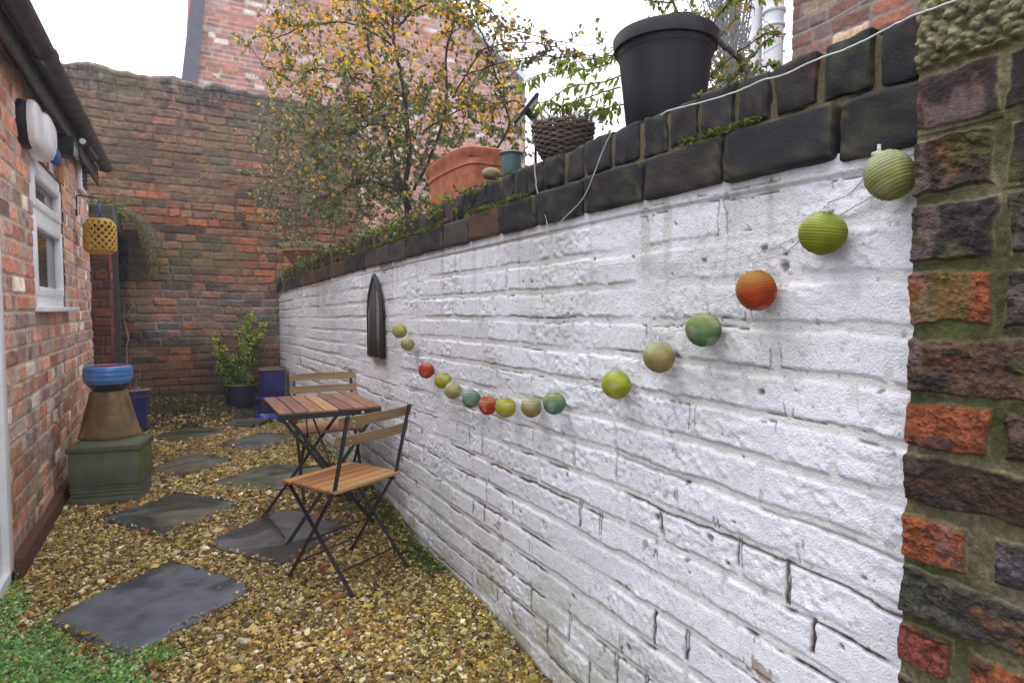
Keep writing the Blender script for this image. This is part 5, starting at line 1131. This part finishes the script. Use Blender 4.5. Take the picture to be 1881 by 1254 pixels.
g6 = empty('coping_weeds', (WX, 4, 1.7), 'trailing weeds and leaves spilling over the far coping', 'plant'); pl.leaves('foliage', g6); pl.stems('stems', g6)

# ------------------------------------------------------------------ ground plants and litter
pl = Plant()
def cover(n, fn, ls, lc, hz_=.03, wd=.8):
    k = 0
    while k < n:
        x, y = fn()
        if in_quads(np.array([x]), np.array([y]), .1)[0]: continue
        k += 1; z = float(gz(x, y)); h = abs(random.gauss(0, hz_)); an = random.random() * 6.283
        pl.leaf((x, y, z + .008 + h), (math.cos(an), math.sin(an), random.gauss(.15, .35)), random.uniform(*ls), wd, jc(random.choice(lc), .35))
CG = [(.22, .50, .12), (.30, .62, .17), (.40, .70, .24), (.13, .30, .07), (.52, .76, .42)]
def f1():
    while True:
        u, v = random.uniform(-60, 300), random.uniform(1030, 1290); q = at(u, v, 2, .02)
        if v > 1150 + max(0, (u - 60)) * .42 + 22 * math.sin(u * .05) + random.gauss(0, 14) or (u < 45 + 15 * math.sin(v * .07) and v > 1055): return q[0], q[1]
cover(6200, f1, (.005, .016), CG, .013, .9)
def f1b():
    q = at(random.gauss(285, 25), random.gauss(1198, 8), 2, .02); return q[0], q[1]
cover(350, f1b, (.007, .014), CG, .010, .9)
tag(pl.leaves('ground_cover', None), 'low bright green creeping plants at the lower left', 'ground cover', kind='stuff')
pl = Plant()
def f2(): y = random.uniform(2.6, 3.75) ; return 1.075 - abs(random.gauss(0, .055)), y
cover(1500, f2, (.007, .016), [(.03, .09, .015), (.05, .13, .02), (.07, .12, .02)], .014, .9)
def f3(): return random.gauss(.25, .28) * .9 - .2, random.uniform(7.35, 7.8)
cover(900, f3, (.012, .03), [(.03, .09, .02), (.05, .14, .04), (.07, .12, .03)], .03, .5)
def f4(): return random.uniform(.95, 1.08), random.uniform(4.3, 6.3)
cover(500, f4, (.010, .025), [(.05, .13, .02), (.12, .2, .03), (.06, .1, .02)], .03, .6)
tag(pl.leaves('weeds', None), 'small dark green weeds along the foot of the white wall and in the soil bed', 'weeds', kind='stuff')
pl = Plant()
LB = [(.16, .07, .025), (.26, .13, .035), (.10, .055, .025), (.34, .22, .05), (.30, .10, .03)]
def f5(): y = 1.6 + 6.1 * random.random() ** 1.3; return random.uniform(-.68, 1.07), y
k = 0
while k < 4200:
    x, y = f5()
    if in_quads(np.array([x]), np.array([y]), .0)[0]: continue
    k += 1; an = random.random() * 6.283; pl.leaf((x, y, float(gz(x, y)) + random.uniform(.008, .02)), (math.cos(an), math.sin(an), random.gauss(0, .25)), random.uniform(.010, .026), .5, jc(random.choice(LB), .4))
for x, y in [(.05, 3.05), (.12, 2.9), (-.05, 3.2), (.45, 3.55)]: pl.leaf((x, y, .032), (.7, .5, .02), .03, .5, (.35, .24, .16))
for k in range(900):
    x, y = random.uniform(-.55, 1.0), random.uniform(7.0, 7.85); an = random.random() * 6.283; pl.leaf((x, y, float(gz(x, y)) + random.uniform(.01, .03)), (math.cos(an), math.sin(an), random.gauss(.1, .4)), random.uniform(.02, .045), .6, jc(random.choice([(.10, .06, .03), (.22, .18, .06), (.06, .04, .025), (.18, .10, .04), (.12, .15, .03)]), .4))
tag(pl.leaves('leaf_litter', None), 'small fallen brown leaves scattered over the gravel', 'leaf litter', kind='stuff')

# ------------------------------------------------------------------ tree in the mist
mt = empty('misty_tree', tuple(pd(1335, 620, 24) * [1, 1, 0]), 'faint grey tree in the mist left of the pale drain pipes', 'tree'); pl = Plant(); base_ = Vector(pd(1335, 620, 24)); base_.z = 0; topc = Vector(pd(1345, 20, 24))
pl.stem([base_, base_ * .5 + topc * .5 * 1 + Vector((0, 0, -2)), topc], .28, .08, (.06, .06, .06), n=8, wob=.05)
for k in range(55):
    p = Vector(pd(random.gauss(1335, 42), random.uniform(-260, 150), 24 + random.gauss(0, 1.0))); pl.stem([topc * .6 + base_ * .4 + Vector((0, 0, random.uniform(-1, 3))), p], .05, .012, (.05, .05, .05), n=4, sub=3, wob=.06)
    for i in range(95): pl.leaf(p + rv(.42), rv(), random.uniform(.10, .2), .6, jc((.06, .07, .06), .3))
pl.leaves('crown', mt); pl.stems('trunk', mt)

# ------------------------------------------------------------------ mist
b = MB(); b.box((3, 12, 10.5), (60, 70, 24)); hz_o = b.build('haze', None); tag(hz_o, kind='stuff')
hm = bpy.data.materials.new('haze'); hm.use_nodes = True; t = hm.node_tree; t.nodes.remove(t.nodes["Principled BSDF"])
pv = t.nodes.new("ShaderNodeVolumePrincipled"); pv.inputs["Color"].default_value = (.93, .94, 1, 1); pv.inputs["Density"].default_value = .0045; pv.inputs["Anisotropy"].default_value = .2
t.links.new(pv.outputs[0], t.nodes["Material Output"].inputs["Volume"]); hz_o.data.materials.append(hm)
